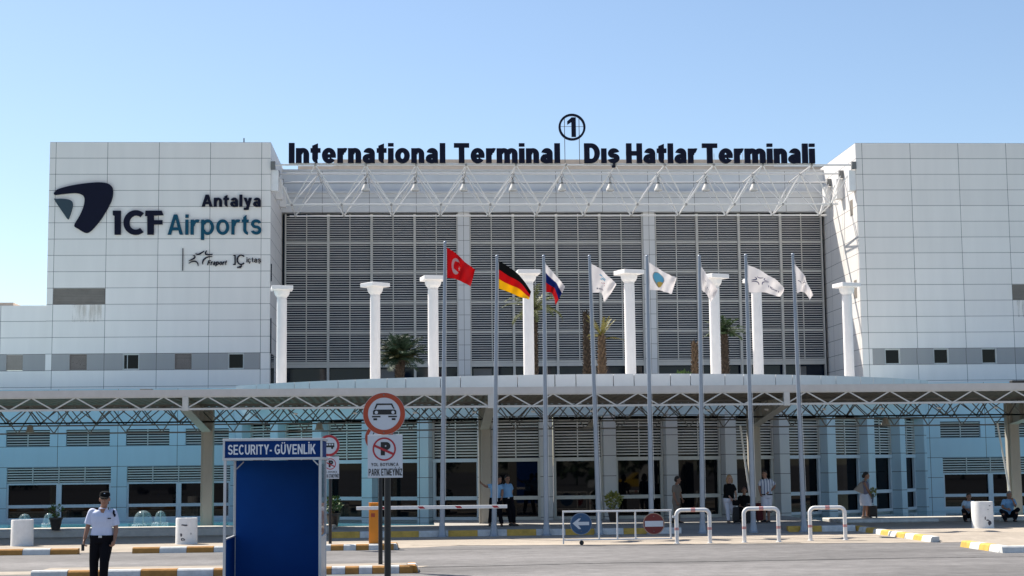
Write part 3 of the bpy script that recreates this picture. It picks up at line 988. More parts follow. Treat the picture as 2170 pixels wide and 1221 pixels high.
def arc(a, r, z=0.0): return Vector((AX + r * math.sin(a), AY - r * math.cos(a), z))


def arc_box(mb, a0, a1, r0, r1, z0, z1, seg=3):
    """block between two radii (r1 outer, toward the camera)"""
    vs, fs = [], []
    for i in range(seg + 1):
        a = a0 + (a1 - a0) * i / seg
        vs += [arc(a, r1, z0), arc(a, r0, z0), arc(a, r0, z1), arc(a, r1, z1)]
    for i in range(seg):
        o = i * 4
        for j in range(4):
            fs.append((o + j, o + (j + 1) % 4, o + 4 + (j + 1) % 4, o + 4 + j))
    fs += [(0, 1, 2, 3), (seg * 4 + 3, seg * 4 + 2, seg * 4 + 1, seg * 4)]
    mb.add(vs, fs)


ANG = [-0.9 + 0.1302 * i for i in range(15)]
HW = 0.0125
for i, a in enumerate(ANG):
    mb = MB()
    arc_box(mb, a - HW, a + HW, AR - 0.62, AR, 0.0, 4.0, 1)
    mb.build('entrance_pillar', M_PILB if (i < 5 or i > 10) else M_PILC, TB)  # outer pillars take the colour with the painted-in pool light
for i in range(14):
    a0, a1 = ANG[i] + HW + 0.001, ANG[i + 1] - HW - 0.001
    r = AR - 0.4
    mb = MB()
    for k in range(13):
        z = 2.46 + 0.103 * k
        arc_box(mb, a0 + 0.004, a1 - 0.004, r - 0.09, r, z, z + 0.05, 2)
    am = (a0 + a1) / 2
    arc_box(mb, am - 0.0012, am + 0.0012, r, r + 0.03, 2.4, 3.8, 1)
    arc_box(mb, a0, a0 + 0.003, r - 0.09, r + 0.02, 2.4, 3.8, 1)
    arc_box(mb, a1 - 0.003, a1, r - 0.09, r + 0.02, 2.4, 3.8, 1)
    mb.build('louvre', mat('entrance_slat', (0.62, 0.61, 0.57), 0.5, var=0.04), TB)
    mb = MB()
    b0, b1 = a0 + 0.006, a1 - 0.006
    arc_box(mb, a0, a1, r - 0.1, r + 0.04, 2.26, 2.39, 2)
    arc_box(mb, a0, b0, r - 0.1, r, 0.18, 2.26, 1); arc_box(mb, b1, a1, r - 0.1, r, 0.18, 2.26, 1)
    arc_box(mb, b0, b1, r - 0.1, r, 0.18, 0.29, 2); arc_box(mb, b0, b1, r - 0.1, r, 0.90, 1.03, 2)
    w = mb.build('window', mat('entrance_frame', (0.60, 0.60, 0.55), 0.45, var=0.04) if 4 < i < 10 else MATS['wing_frame'], TB)
    mb = MB()
    arc_box(mb, a0, a1, r - 0.16, r - 0.13, 0.18, 3.85, 2)
    mb.build('pane', M_GLASS, w)
mb = MB()
for i in range(28):
    a0 = ANG[0] - 0.02 + (ANG[-1] - ANG[0] + 0.04) * i / 28
    a1 = ANG[0] - 0.02 + (ANG[-1] - ANG[0] + 0.04) * (i + 1) / 28
    arc_box(mb, a0, a1, AR - 0.7, AR + 0.004, 3.85, 4.75, 1)
mb.build('lintel', M_PILB, TB)
mb = MB()
arc_box(mb, ANG[0] - 0.02, ANG[-1] + 0.02, AR - 0.72, AR - 0.55, 0.0, 0.18, 40)
mb.build('plinth', M_PILB, TB)
# parapet ring and roof terrace
mb = MB()
n = 30
aA, aB = -0.86, 0.86
for i in range(n):
    a0, a1 = aA + (aB - aA) * i / n, aA + (aB - aA) * (i + 1) / n
    big = (i % 2 == 0)
    t0 = a0 + 0.0008
    sh = (a1 - a0) * (0.28 if big else -0.28)
    if big: a1 += sh
    else: t0 -= sh
    arc_box(mb, t0, a1 - 0.0008, AR + 0.35, AR + 0.62, 4.62, 5.32, 3)
arc_box(mb, aA, aB, AR - 0.2, AR + 0.6, 4.55, 4.64, 60)
mb.build('parapet', M_PAR, TB)
mb = MB()
vs = [arc(aA + (aB - aA) * i / 40, AR + 0.4, 5.0) for i in range(41)]
vs += [Vector((XR, 72, 5.0)), Vector((XR, 78.3, 5.0)), Vector((XL, 78.3, 5.0)), Vector((XL, 72, 5.0))]
mb.add(vs, [tuple(range(len(vs)))])
mb.build('roof_terrace', M_DECK, TB)

# ------------------------------------------------------------------ classical columns on the terrace
CG = 'white columns standing along the curved terrace'
col0 = thing('column', 'white column', 'column', (0, 0, 0), CG)
mb = MB().lathe([(0.205, 0.0), (0.205, 1.0), (0.203, 3.885), (0.192, 3.89), (0.192, 3.925), (0.17, 3.928)], n=28)
mb.build('shaft', M_COLUMN, col0, smooth=True, local=True)
mb = MB().lathe([(0.18, 3.93), (0.205, 3.95), (0.205, 3.985), (0.225, 4.0), (0.27, 4.05), (0.30, 4.11), (0.315, 4.18), (0.318, 4.24), (0.318, 4.262)], n=28)
cap = mb.build('capital', M_COLUMN, col0, smooth=True, local=True)
mb = MB()
mb.rbox(-0.43, 0.43, -0.43, 0.43, 4.262, 4.42, 0.012)
mb.build('abacus', M_COLUMN, cap, local=True)
COLS = [(597, 64.2, 'white column furthest left, in the shade of the left tower block', 8),
        (795, 63.2, 'white column beside the bushy dark palm, its slab turned cornerwise', 38),
        (918, 61, 'white column just left of the red crescent flag', 12),
        (1120, 59.2, 'white column behind the black, red and gold flag', 4),
        (1335, 59.3, 'white column between the plain logo flag and the balloon emblem flag', 22),
        (1515, 60.8, 'white column half hidden by the narrow furled white flag', 30),
        (1605, 62, 'white column whose top is covered by the wide star logo flag', 5),
        (1797, 64, 'white column furthest right, against the sunlit side of the right tower block', 15)]
for i, (px, Y, lab, rot) in enumerate(COLS):
    x = at(px, 700, Y).x
    if i == 0:
        col0.location = (x, Y, 5.02); col0.rotation_euler = (0, 0, R(rot)); col0['label'] = lab
    else:
        copy_tree(col0, (x, Y, 5.02), lab, R(rot))

# ------------------------------------------------------------------ space frame over the recess
SF = thing('space_frame', 'white tubular space frame spanning between the two tower blocks', 'roof truss', (6.85, 72, 15.9))
YTR, ZTR = [72.0, 74.25, 76.5], 15.95
YBR, ZBR = [73.1, 75.35], [14.28, 14.1]
TX = [-4.72 + 2.312 * i for i in range(-1, 12)]
BX = [-5.876 + 2.312 * i for i in range(12)]
for y in YTR:
    MB().tube((XL + 0.05, y, ZTR), (XR - 0.05, y, ZTR), 0.043).build('top_chord', M_TRUSS, SF, True)
for y, z in zip(YBR, ZBR):
    MB().tube((XL + 0.6, y, z), (XR - 0.6, y, z), 0.043).build('bottom_chord', M_TRUSS, SF, True)
clampx = lambda x: min(max(x, XL + 0.1), XR - 0.1)
for j in range(2):
    for x in BX:
        for ty in (YTR[j], YTR[j + 1]):
            for tx in (x - 1.156, x + 1.156):
                MB().tube((x, YBR[j], ZBR[j]), (clampx(tx), ty, ZTR), 0.028, n=6).build('strut', M_TRUSS, SF, True)
for x in TX[1:-1]:
    MB().tube((x, YTR[0], ZTR), (x, YTR[2], ZTR), 0.03, n=6).build('cross_tube', M_TRUSS, SF, True)
for x in BX:
    MB().tube((x, YBR[0], ZBR[0]), (x, YBR[1], ZBR[1]), 0.03, n=6).build('cross_tube', M_TRUSS, SF, True)
mb = MB()
for y in YTR:
    for x in TX[1:-1]: mb.ell((x, y, ZTR), (0.072, 0.072, 0.072), 8, 6)
for y, z in zip(YBR, ZBR):
    for x in BX: mb.ell((x, y, z), (0.072, 0.072, 0.072), 8, 6)
mb.build('node_balls', mat('node_grey', (0.34, 0.33, 0.31), 0.5), SF, True)
for y in YTR:
    for s, x in ((1, XL), (-1, XR)):
        xa, xb = sorted((x + s * 0.003, x + s * 0.33))
        MB().rbox(xa, xb, y + 0.05, y + 0.5, 14.75, 15.72, 0.01).build('wall_bracket', M_WHITE, SF)
        MB().box(*sorted((x + s * 0.003, x + s * 0.2)), y - 0.1, y + 0.12, 15.75, 16.1).build('end_plate', M_STEELD, SF)

# hanging floodlights
FG = 'bell floodlights hanging from the white space frame'
fl0 = thing('floodlight', 'light', 'floodlight', (0, 0, 0), FG)
MB().lathe([(0.04, 0.0), (0.09, -0.02), (0.12, -0.1), (0.17, -0.2), (0.21, -0.3), (0.21, -0.34), (0.19, -0.34)], n=18).build('shade', M_LAMP, fl0, True, local=True)
MB().lathe([(0.0, -0.335), (0.188, -0.335), (0.15, -0.37), (0.0, -0.38)], n=18).build('lens', mat('lens', (0.5, 0.5, 0.48), 0.2), fl0, True, local=True)
mb = MB()
mb.path([(-0.07, 0, 0.45), (-0.05, 0, 0.3), (0.04, 0, 0.14), (0.0, 0, 0.0)], 0.016, 6); mb.path([(0.07, 0, 0.45), (0.05, 0, 0.33), (-0.04, 0, 0.2), (0.0, 0, 0.0)], 0.016, 6)
mb.box(-0.06, 0.06, -0.05, 0.05, -0.03, 0.06)
mb.build('hanger', M_STEELD, fl0, local=True)
words = ['first', 'second', 'third', 'fourth', 'fifth', 'sixth', 'seventh', 'eighth', 'ninth']
under = ['under the first letters a and t of International', 'under the l of International', 'under the gap before Terminal', 'under the m of Terminal',
         'below the circled number', 'below the s with cedilla', 'below the word Hatlar', 'below the second word Terminali, at its T', 'nearest the right tower block']
for i, px in enumerate((775, 880, 983, 1087, 1191, 1293, 1395, 1496, 1597)):
    y = 74.25
    p = (at(px, 385, y).x, y, 15.47)
    lab = 'pale bell floodlight, %s from the left, hanging from the space frame' % words[i]
    if i == 0:
        fl0.location = p; fl0['label'] = lab
    else: copy_tree(fl0, p, lab)

# ------------------------------------------------------------------ roof lettering
def roof_sign(name, words, lab):
    a, b = at(words[0][1], 347, 71.95), at(words[-1][2], 347, 71.95)
    t = thing(name, lab, 'roof sign', ((a.x + b.x) / 2, 71.95, 15.98))
    for text, pa, pb in words:
        lettering(text, at(pa, 347, 71.95).x, at(pb, 347, 71.95).x, 16.02, 16.95, 71.86, 0.14, M_NAVY, t, w=0.27, gap=0.06)
    MB().box(a.x, b.x, 71.98, 72.02, 16.0, 16.04).build('rail', M_TRUSS, t)
    for x in [a.x + (b.x - a.x) * (k + 0.5) / 8 for k in range(8)]:
        MB().tube((x, 72.03, 15.98), (x, 72.03, 16.5), 0.014, n=6).build('stay', M_TRUSS, t)
    return t


roof_sign('roof_sign', [('International', 612, 944), ('Terminal', 962, 1187)], 'dark blue roof lettering reading International Terminal, left of the circled number')
roof_sign('roof_sign', [('Dış', 1238, 1313), ('Hatlar', 1327, 1477), ('Terminali', 1488, 1727)], 'dark blue roof lettering reading Dış Hatlar Terminali, right of the circled number')
c = at(1212, 270, 71.95)
NS = thing('number_sign', 'dark ring with a bold figure 1, highest on the roof', 'roof sign', (c.x, 71.95, 15.98))
MB().strip(circ(c.x, c.z, 0.63, 48), circ(c.x, c.z, 0.53, 48), 71.86, 71.98).build('ring', M_NAVY, NS)
lettering('1', c.x - 0.22, c.x + 0.18, c.z - 0.46, c.z + 0.46, 71.87, 0.1, M_NAVY, NS, w=0.26, name='figure')
for dx in (-0.34, 0.34):
    MB().tube((c.x + dx, 72.02, 15.98), (c.x + dx, 72.02, c.z + 0.5), 0.018, n=6).build('pole', M_STEELD, NS)
MB().tube((c.x - 0.55, 72.02, c.z + 0.05), (c.x + 0.55, 72.02, c.z + 0.05), 0.012, n=6).build('cross_bar', M_STEELD, NS)

# ------------------------------------------------------------------ lettering and logos on the left block
def wp(px, py): p = at(px, py, YT - 0.02); return (p.x, p.z)


def zb(zx, zy): return wp(80 + zx / 3.5907, 280 + zy / 3.5907)     # helper for outlines measured on the wall


WL = thing('wall_logo', 'large dark blue and teal airport name and emblem on the left tower block', 'wall sign', (-11.8, YT, 12.0))
y0, y1 = YT - 0.10, YT - 0.006
o1 = spline([zb(*p) for p in ((128, 478), (150, 440), (260, 408), (400, 388), (500, 386), (555, 405), (575, 450), (560, 530), (500, 640), (440, 720), (390, 765), (355, 765), (310, 738), (280, 712), (320, 640), (350, 570), (358, 510), (340, 480), (290, 466), (200, 472))], 6)
MB().prism(o1, y0, y1).build('emblem', M_NAVY, WL)
o2 = spline([zb(*p) for p in ((130, 518), (150, 511), (200, 510), (250, 520), (268, 545), (262, 590), (245, 640), (232, 665), (205, 630))], 5)
MB().prism(o2, y0, y1).build('emblem', M_SLATE, WL)


def wl_text(s, zx0, zy0, zx1, zy1, M, par, **k):
    a, b = zb(zx0, zy1), zb(zx1, zy0)
    return lettering(s, a[0], b[0], a[1], b[1], y0, y1 - y0, M, par, **k)


wl_text('Antalya', 1248, 478, 1700, 570, M_NAVY, WL, w=0.225, gap=0.09)
wl_text('Airports', 990, 628, 1704, 782, M_TEAL, WL, w=0.17, gap=0.12)
I_ = [zb(*p) for p in ((573, 600), (634, 600), (634, 782), (586, 782), (586, 640), (573, 634))]
MB().prism(I_, y0, y1).build('letter', M_NAVY, WL)
cx0, cz0 = zb(735, 690)
kx = zb(735 + 100, 690)[0] - cx0
outer, inner = [], []
for i in range(31):
    a = R(50 + 260 * i / 30)
    outer.append((cx0 + kx * 0.93 * math.cos(a) + kx * 0.12, cz0 + kx * 0.96 * math.sin(a)))
    inner.append((cx0 + kx * 0.50 * math.cos(a) + kx * 0.14, cz0 + kx * 0.55 * math.sin(a)))
MB().prism(outer + inner[::-1], y0, y1).build('letter', M_NAVY, WL)
F_ = [zb(*p) for p in ((822, 600), (945, 600), (958, 634), (885, 636), (885, 672), (950, 672), (950, 704), (885, 704), (885, 782), (835, 782), (835, 640), (818, 640))]
MB().prism(F_, y0, y1).build('letter', M_NAVY, WL)

PS = thing('partner_sign', 'small row of two partner logos below the large name, beside a thin upright bar', 'wall sign', (-8.8, YT, 11.3))


def zc(zx, zy): return wp(370 + zx / 10.85, 510 + zy / 10.85)


def swoosh(pts, w0, fn):
    n = len(pts); a, b = [], []
    P = spline(pts, 6, False)
    N = len(P)
    for i, p in enumerate(P):
        q0, q1 = Vector(P[max(0, i - 1)]), Vector(P[min(N - 1, i + 1)])
        t = (q1 - q0).normalized(); nn = Vector((-t.y, t.x))
        w = w0 * math.sin(math.pi * (0.06 + 0.88 * i / (N - 1))) ** 0.8
        a.append(fn(*(Vector(p) + nn * w))); b.append(fn(*(Vector(p) - nn * w)))
    return a + b[::-1]


SW = [[(480, 298), (540, 318), (610, 290), (685, 238)], [(745, 230), (715, 270), (720, 315), (790, 325), (875, 315)], [(870, 370), (770, 380), (680, 430), (645, 500), (650, 550)],
      [(325, 525), (400, 485), (480, 480), (530, 520), (545, 590)], [(325, 470), (400, 435), (460, 400), (465, 360), (420, 335)]]
mb = MB()
for s in SW: mb.prism(swoosh(s, 15, zc), y0 + 0.03, y1)
mb.build('star_logo', M_NAVY, PS)
b0, b1 = zc(178, 690), zc(200, 180)
MB().box(b0[0], b1[0], y0 + 0.03, y1, b0[1], b1[1]).build('bar', M_NAVY, PS)


def ps_text(s, x0, yb, x1, yt, **k):
    a, b = zc(x0, yb), zc(x1, yt)
    return lettering(s, a[0], b[0], a[1], b[1], y0 + 0.03, y1 - y0 - 0.03, M_NAVY, PS, one=True, name='lettering', **k)


ps_text('Fraport', 750, 565, 1190, 455, w=0.2, shear=0.2)
ps_text('Ç', 1425, 560, 1630, 325, w=0.13)
ps_text('içtaş', 1655, 505, 1985, 385, w=0.12, gap=0.15)
ps_text('elk', 1437, 635, 1532, 590, w=0.22)
MB().prism([zc(*p) for p in ((1345, 330), (1405, 330), (1405, 560), (1345, 560), (1345, 545), (1378, 535), (1378, 355), (1345, 345))], y0 + 0.03, y1).build('lettering', M_NAVY, PS)

# ------------------------------------------------------------------ long flat canopy
CY0, CY1, CYP = 49.0, 54.8, 54.2
CX0, CX1 = -32.0, 40.0
POSTX = [-7.15, 2.22, 11.5, 20.6]
POSTS = [POSTX[0] - 18.6, POSTX[0] - 9.3] + POSTX + [POSTX[-1] + 9.3]
CA = thing('canopy', 'long flat steel canopy on concrete posts with lattice edge along the forecourt', 'canopy', (6, 54, 0))
mb = MB().box(CX0, CX1, CY0, CY0 + 0.12, 4.335, 4.55)
mb.build('edge_beam', mat('edge_beam_paint', (0.60, 0.58, 0.56), 0.6, var=0.06), CA)
mb = MB()
N = int((CX1 - CX0) / 0.0625)
vs, fs = [], []
for i in range(N + 1):
    x = CX0 + (CX1 - CX0) * i / N
    z = 4.2 + (0.0, 0.055, 0.055, 0.0)[i % 4]
    vs += [(x, CY0 + 0.13, z + 0.09), (x, CY1, z)]
for i in range(N): fs.append((2 * i, 2 * i + 2, 2 * i + 3, 2 * i + 1))
mb.add(vs, fs)
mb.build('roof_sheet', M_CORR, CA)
mb = MB().box(CX0, CX1, CY0 + 0.13, CY1 - 0.02, 4.365, 4.44)
mb.build('roof_top', M_DECK, CA)


def lattice(mb, x0, x1, y, zb_, zt, pitch, w, off=0.0, ytop=None, ch=True):
    yt = y if ytop is None else ytop
    if ch:
        mb.beam((x0, y, zb_), (x1, y, zb_), w * 1.15, w * 1.15)
        mb.beam((x0, yt, zt), (x1, yt, zt), w, w)
    n = int((x1 - x0 - off) / pitch)
    for i in range(n):
        a = x0 + off + i * pitch
        mb.beam((a, y, zb_), (a + pitch / 2, yt, zt), w * 0.7, w * 0.7)
        mb.beam((a + pitch / 2, yt, zt), (a + pitch, y, zb_), w * 0.7, w * 0.7)


mb = MB()
s0 = POSTX[0] - 1.33 * 18
lattice(mb, s0, CX1, CY0 + 0.06, 3.95, 4.33, 1.33, 0.055)
mb.build('edge_lattice', M_STEEL, CA)
for k, (y, zb_, yt, p, off) in enumerate(((52.0, 3.64, 51.6, 1.33, 0.3), (52.0, 3.64, 52.5, 1.1, 0.0), (54.35, 3.36, 54.0, 1.2, 0.5), (54.35, 3.62, 54.7, 0.95, 0.2))):
    mb = MB()
    lattice(mb, CX0, CX1, y, zb_, 4.18, p, 0.042, off, yt)
    mb.build('purlin_lattice', M_STEELD, CA)
for x in POSTS:
    mb = MB()
    mb.rbox(x - 0.13, x + 0.21, CYP - 0.2, CYP + 0.2, 0.1, 4.15, 0.02)
    mb.rbox(x - 0.2, x - 0.131, CYP - 0.12, CYP + 0.12, 0.1, 4.1, 0.01)
    mb.build('post', M_POST, CA)
    mb = MB()
    # tapered cantilever arm: web, flanges, stiffeners
    prof = [(CY0 + 0.15, 3.93), (CYP - 0.2, 3.38), (CYP - 0.2, 4.17), (CY0 + 0.15, 4.17)]
    vs = [(x - 0.015, y, z) for y, z in prof] + [(x + 0.015, y, z) for y, z in prof]
    mb.add(vs, [(0, 1, 2, 3), (7, 6, 5, 4), (0, 4, 5, 1), (1, 5, 6, 2), (2, 6, 7, 3), (3, 7, 4, 0)])
    mb.beam((x, CY0 + 0.15, 3.92), (x, CYP - 0.2, 3.365), 0.3, 0.03)
    for k in range(1, 5):
        t = k / 5
        y = CY0 + 0.15 + (CYP - CY0 - 0.35) * t
        mb.box(x - 0.14, x + 0.14, y - 0.01, y + 0.01, 3.94 - 0.55 * t, 4.16)
    mb.build('arm', mat('arm_paint', (0.38, 0.37, 0.33), 0.6, var=0.1), CA)
    MB().box(x - 0.09, x + 0.09, CY0 - 0.004, CY0 + 0.16, 3.9, 4.33).build('end_upright', M_STEEL, CA)
for x in (-13.1, -3.4, 5.9, 16.2, 24.0):
    MB().lathe([(0.05, 3.66), (0.1, 3.6), (0.12, 3.48), (0.16, 3.4), (0.0, 3.39)], (x, 54.35, 0), 14).build('lamp', M_POST, CA, True)
for x in [-4 + 1.9 * k for k in range(13)]:
    MB().tube((x, 50.9, 3.85), (x + 0.12, 50.9, 3.83), 0.03).build('spot', M_WHITE, CA)
for x, x2 in ((11.0, 11.35), (20.0, 20.45)):
    MB().tube((x, CYP - 0.3, 3.4), (x2, CYP - 0.3, 0.2), 0.035).build('downpipe', M_WHITE, CA)
for px0, px1, py, lab in ((297, 324, 824, 'flat black floodlight lying on the canopy edge at the left'), (2142, 2175, 805, 'black box floodlight on the canopy edge at the far right')):
    a, b = at(px0, py, 49.6), at(px1, py, 49.6)
    t = thing('roof_lamp', lab, 'floodlight', ((a.x + b.x) / 2, 49.6, 4.44), 'black lamps on the canopy edge')
    h = 0.10 if px0 < 1000 else 0.16
    MB().rbox(a.x, b.x, 49.5, 49.75, 4.47, 4.50 + h, 0.015).build('housing', M_BLACK, t)
    MB().box(a.x + 0.06, a.x + 0.1, 49.56, 49.68, 4.44, 4.48).build('foot', M_STEELD, t)
    MB().box(b.x - 0.1, b.x - 0.06, 49.56, 49.68, 4.44, 4.48).build('foot', M_STEELD, t)
#MORE
# ------------------------------------------------------------------ flagpoles and flags
PG = 'grey flagpoles in a row along the kerb'
POLES = [(943, 516, 937, 1137, 'tall grey flagpole carrying the red crescent flag, leftmost and tallest of the row'),
         (1053, 545, 1047, 1135, 'grey flagpole carrying the black, red and gold flag, in front of the leaning officers'),
         (1152, 545, 1158, 1133, 'grey flagpole carrying the white, blue and red flag'),
         (1249, 545, 1270, 1133, 'grey flagpole behind the blue arrow gate, carrying a white flag with a small coloured mark'),
         (1371, 545, 1381, 1130, 'grey flagpole behind the no entry sign, carrying the balloon emblem flag'),
         (1482, 545, 1489, 1128, 'grey flagpole beside the blonde woman, carrying a narrow furled white flag'),
         (1580, 543, 1597, 1125, 'grey flagpole carrying the wide white star logo flag, left of the striped shirt man'),
         (1680, 541, 1704, 1120, 'rightmost grey flagpole of the row, carrying a folded white flag')]
PY = []
for i, (tx, ty, bx, by, lab) in enumerate(POLES):
    b = gp(bx, by, 0.0)
    y = b.y if i < 7 else 49.6
    y = min(y, 48.35) if i < 6 else min(y, 48.4)
    PY.append(y)
    bb, tt = at(bx, by, y), at(tx, ty, y)
    t = thing('flagpole', lab, 'flagpole', (bb.x, y, 0.0), PG)
    MB().tube((bb.x, y, 0.0), tt, 0.082, 0.042, 14).build('pole', M_POLE, t, True)
    MB().lathe([(0.16, 0.0), (0.16, 0.03), (0.125, 0.05), (0.09, 0.3), (0.085, 0.42)], (bb.x, y, 0.0), 14).build('base', M_POLE, t, True)
    MB().ell(tt + Vector((0, 0, 0.02)), (0.055, 0.055, 0.05), 10, 8).build('finial', M_POLE, t, True)
    mb = MB()
    n = 30
    up = (tt - bb)
    mb.path([bb + up * (0.12 + 0.86 * k / 8) + Vector((0.09 - 0.04 * k / 8, -0.05, 0)) for k in range(9)], 0.006, 4)
    mb.build('halyard', M_WHITE, t)


class Flag:
    """cloth hung from its hoist edge: top and bottom edges given, with folds"""

    def __init__(s, Y, top, bot, amp=0.10, waves=2.2, ph=0.0, mid=None, fold=1.0):
        s.Y, s.amp, s.w, s.ph, s.fold = Y, amp, waves, ph, fold
        s.t = [at(x, y, Y) for x, y in spline(top, 10, False)]
        s.b = [at(x, y, Y) for x, y in spline(bot, 10, False)]

    def _e(s, e, u):
        k = u * (len(e) - 1); i = min(int(k), len(e) - 2); f = k - i
        return e[i] * (1 - f) + e[i + 1] * f

    def p(s, u, v, off=0.0):
        c = s._e(s.t, u) * (1 - v) + s._e(s.b, u) * v
        d = s.amp * (0.15 + u) * (math.sin(2 * math.pi * (s.w * u - 0.45 * v * s.fold) + s.ph) + 0.35 * math.sin(2 * math.pi * (s.w * 2.1 * u + 0.8 * v) + 1.3 + s.ph))
        c = c + Vector((0, d - off + 0.45 * u * u, 0.012 * math.sin(9 * u + 4 * v)))
        return c

    def cloth(s, name, mats, label, cat_group, stripes=None, n=34, m=20):
        mb = MB()
        for sgn in (0, 1):
            off = 0.004 if sgn == 0 else -0.004
            vs = [s.p(i / n, j / m, off) for j in range(m + 1) for i in range(n + 1)]
            o = len(mb.v); mb.v += vs
            for j in range(m):
                k = stripes(j / m + 0.001) if stripes else 0
                for i in range(n):
                    q = [o + j * (n + 1) + i, o + j * (n + 1) + i + 1, o + (j + 1) * (n + 1) + i + 1, o + (j + 1) * (n + 1) + i]
                    mb.f.append(q if sgn == 0 else q[::-1]); mb.mi.append(k)
        N = (n + 1) * (m + 1)
        rim = [i for i in range(n + 1)] + [j * (n + 1) + n for j in range(1, m + 1)] + [m * (n + 1) + i for i in range(n - 1, -1, -1)] + [j * (n + 1) for j in range(m - 1, 0, -1)]
        for a, b in zip(rim, rim[1:] + rim[:1]):
            mb.f.append([a, b, b + N, a + N]); mb.mi.append(0)
        o = mb.build(name, mats, None, True, loc=s.p(0, 1))
        return tag(o, label, 'flag', 'flags flying from the row of poles')

    def patch(s, par, name, M, shapes, off=0.012):
        """shapes in (u, v) cut into small tiles that follow the cloth"""
        mb = MB()
        for sh in shapes:
            bm = bmesh.new()
            f = bm.faces.new([bm.verts.new((u, v, 0)) for u, v in sh])
            bmesh.ops.triangulate(bm, faces=[f])
            bmesh.ops.subdivide_edges(bm, edges=bm.edges[:], cuts=2, use_grid_fill=True)
            bm.verts.index_update()
            mb.add([s.p(v.co.x, v.co.y, off) for v in bm.verts], [[v.index for v in f.verts] for f in bm.faces])
            bm.free()
        return mb.build(name, M, par, True)


def cloth_mat(name, col):
    M = mat(name, col, 0.85, var=0.04)
    return M


def cloth_tr(name, col):
    """thin cloth that lets light through"""
    M = mat(name, col, 0.85, var=0.03)
    nt = M.node_tree
    b = nt.nodes['Principled BSDF']; out = nt.nodes['Material Output']
    tr = nt.nodes.new('ShaderNodeBsdfTranslucent'); tr.inputs[0].default_value = (*col, 1)
    mx = nt.nodes.new('ShaderNodeMixShader'); mx.inputs[0].default_value = 0.55
    nt.links.new(b.outputs[0], mx.inputs[1]); nt.links.new(tr.outputs[0], mx.inputs[2]); nt.links.new(mx.outputs[0], out.inputs[0])
    return M


CR, CB, CG_, CW_, CBL, CGO = [cloth_tr(*a) for a in (('cloth_red', (0.55, 0.008, 0.015)), ('cloth_black', (0.008, 0.008, 0.008)), ('cloth_crimson', (0.62, 0.01, 0.015)), ('cloth_white', (0.82, 0.80, 0.80)), ('cloth_blue', (0.01, 0.035, 0.22)), ('cloth_gold', (0.85, 0.58, 0.01)))]
f = Flag(PY[0], [(947, 525), (970, 540), (985, 553), (1008, 568)], [(947.5, 588), (964, 591), (982, 597), (998, 604)], 0.10, 1.5)
o = f.cloth('flag', CR, 'red flag with a white crescent and star, leftmost of the row', '')
cres = []
for k in range(25):
    a = R(45 + 270 * k / 24); cres.append((0.33 + 0.15 * math.cos(a), 0.48 + 0.33 * math.sin(a)))
for k in range(25):
    a = R(315 - 270 * k / 24); cres.append((0.362 + 0.12 * math.cos(a), 0.48 + 0.275 * math.sin(a)))
f.patch(o, 'crescent', CW_, [cres])
f.patch(o, 'star', CW_, [[(0.46 + (0.055 if k % 2 == 0 else 0.022) * math.cos(R(180 + 36 * k)), 0.5 + (0.125 if k % 2 == 0 else 0.05) * math.sin(R(180 + 36 * k))) for k in range(10)]])
f = Flag(PY[1], [(1057, 553), (1080, 567), (1103, 583), (1128, 615)], [(1057, 611), (1078, 619), (1100, 627), (1123, 632)], 0.10, 1.4, 0.6)
f.cloth('flag', [CB, CG_, CGO], 'black, red and gold striped flag', '', lambda v: min(2, int(v * 3)), m=21)
f = Flag(PY[2], [(1154, 557), (1170, 575), (1187, 590), (1199, 606)], [(1156, 618), (1167, 620), (1174, 627), (1181, 643)], 0.10, 1.6, 1.2)
f.cloth('flag', [CW_, CBL, CR], 'white, blue and red striped flag', '', lambda v: min(2, int(v * 3)), m=21)
f = Flag(PY[3], [(1250, 558), (1275, 572), (1295, 587), (1309, 601)], [(1254, 620), (1272, 620), (1279, 628), (1285, 638)], 0.09, 1.6, 2.0)
o = f.cloth('flag', CW_, 'white flag with a small pale blue mark and red specks', '')
M_CY = cloth_mat('print_cyan', (0.16, 0.52, 0.72)); M_PK = cloth_mat('print_red', (0.5, 0.06, 0.08)); M_GY = cloth_mat('print_grey', (0.25, 0.25, 0.30)); M_PB = cloth_mat('print_navy', (0.03, 0.04, 0.16)); M_GD = cloth_mat('print_gold', (0.72, 0.50, 0.12))
bar = lambda u, v, a, b: [(u, v), (u + a, v), (u + a, v + b), (u, v + b)]
f.patch(o, 'printed_mark', M_CY, [bar(0.28, 0.22, 0.10, 0.05), bar(0.40, 0.24, 0.12, 0.05), bar(0.34, 0.31, 0.16, 0.05), bar(0.30, 0.38, 0.08, 0.04)])
f.patch(o, 'printed_mark', M_PK, [bar(0.46, 0.46, 0.06, 0.04), bar(0.36, 0.52, 0.05, 0.03), bar(0.5, 0.56, 0.05, 0.03)])
f.patch(o, 'printed_mark', M_GY, [bar(0.20 + 0.07 * k, 0.80, 0.045, 0.06) for k in range(5)])
f = Flag(PY[4], [(1372, 554), (1390, 566), (1415, 577), (1437, 587)], [(1376, 614), (1395, 615), (1412, 618), (1430, 619)], 0.09, 1.7, 0.4)
o = f.cloth('flag', CW_, 'white flag with a round blue and yellow balloon emblem', '')
f.patch(o, 'emblem_rim', cloth_mat('print_tan', (0.42, 0.36, 0.26)), [[(0.39 + (0.20 - 0.07 * max(0, math.sin(a))) * math.cos(a), 0.50 + (0.31 + 0.06 * max(0, math.sin(a))) * math.sin(a)) for a in [R(12 * k) for k in range(30)]]], 0.010)
f.patch(o, 'emblem_field', M_CY, [[(0.39 + (0.175 - 0.06 * max(0, math.sin(a))) * math.cos(a), 0.48 + 0.27 * math.sin(a)) for a in [R(12 * k) for k in range(30)]]], 0.016)
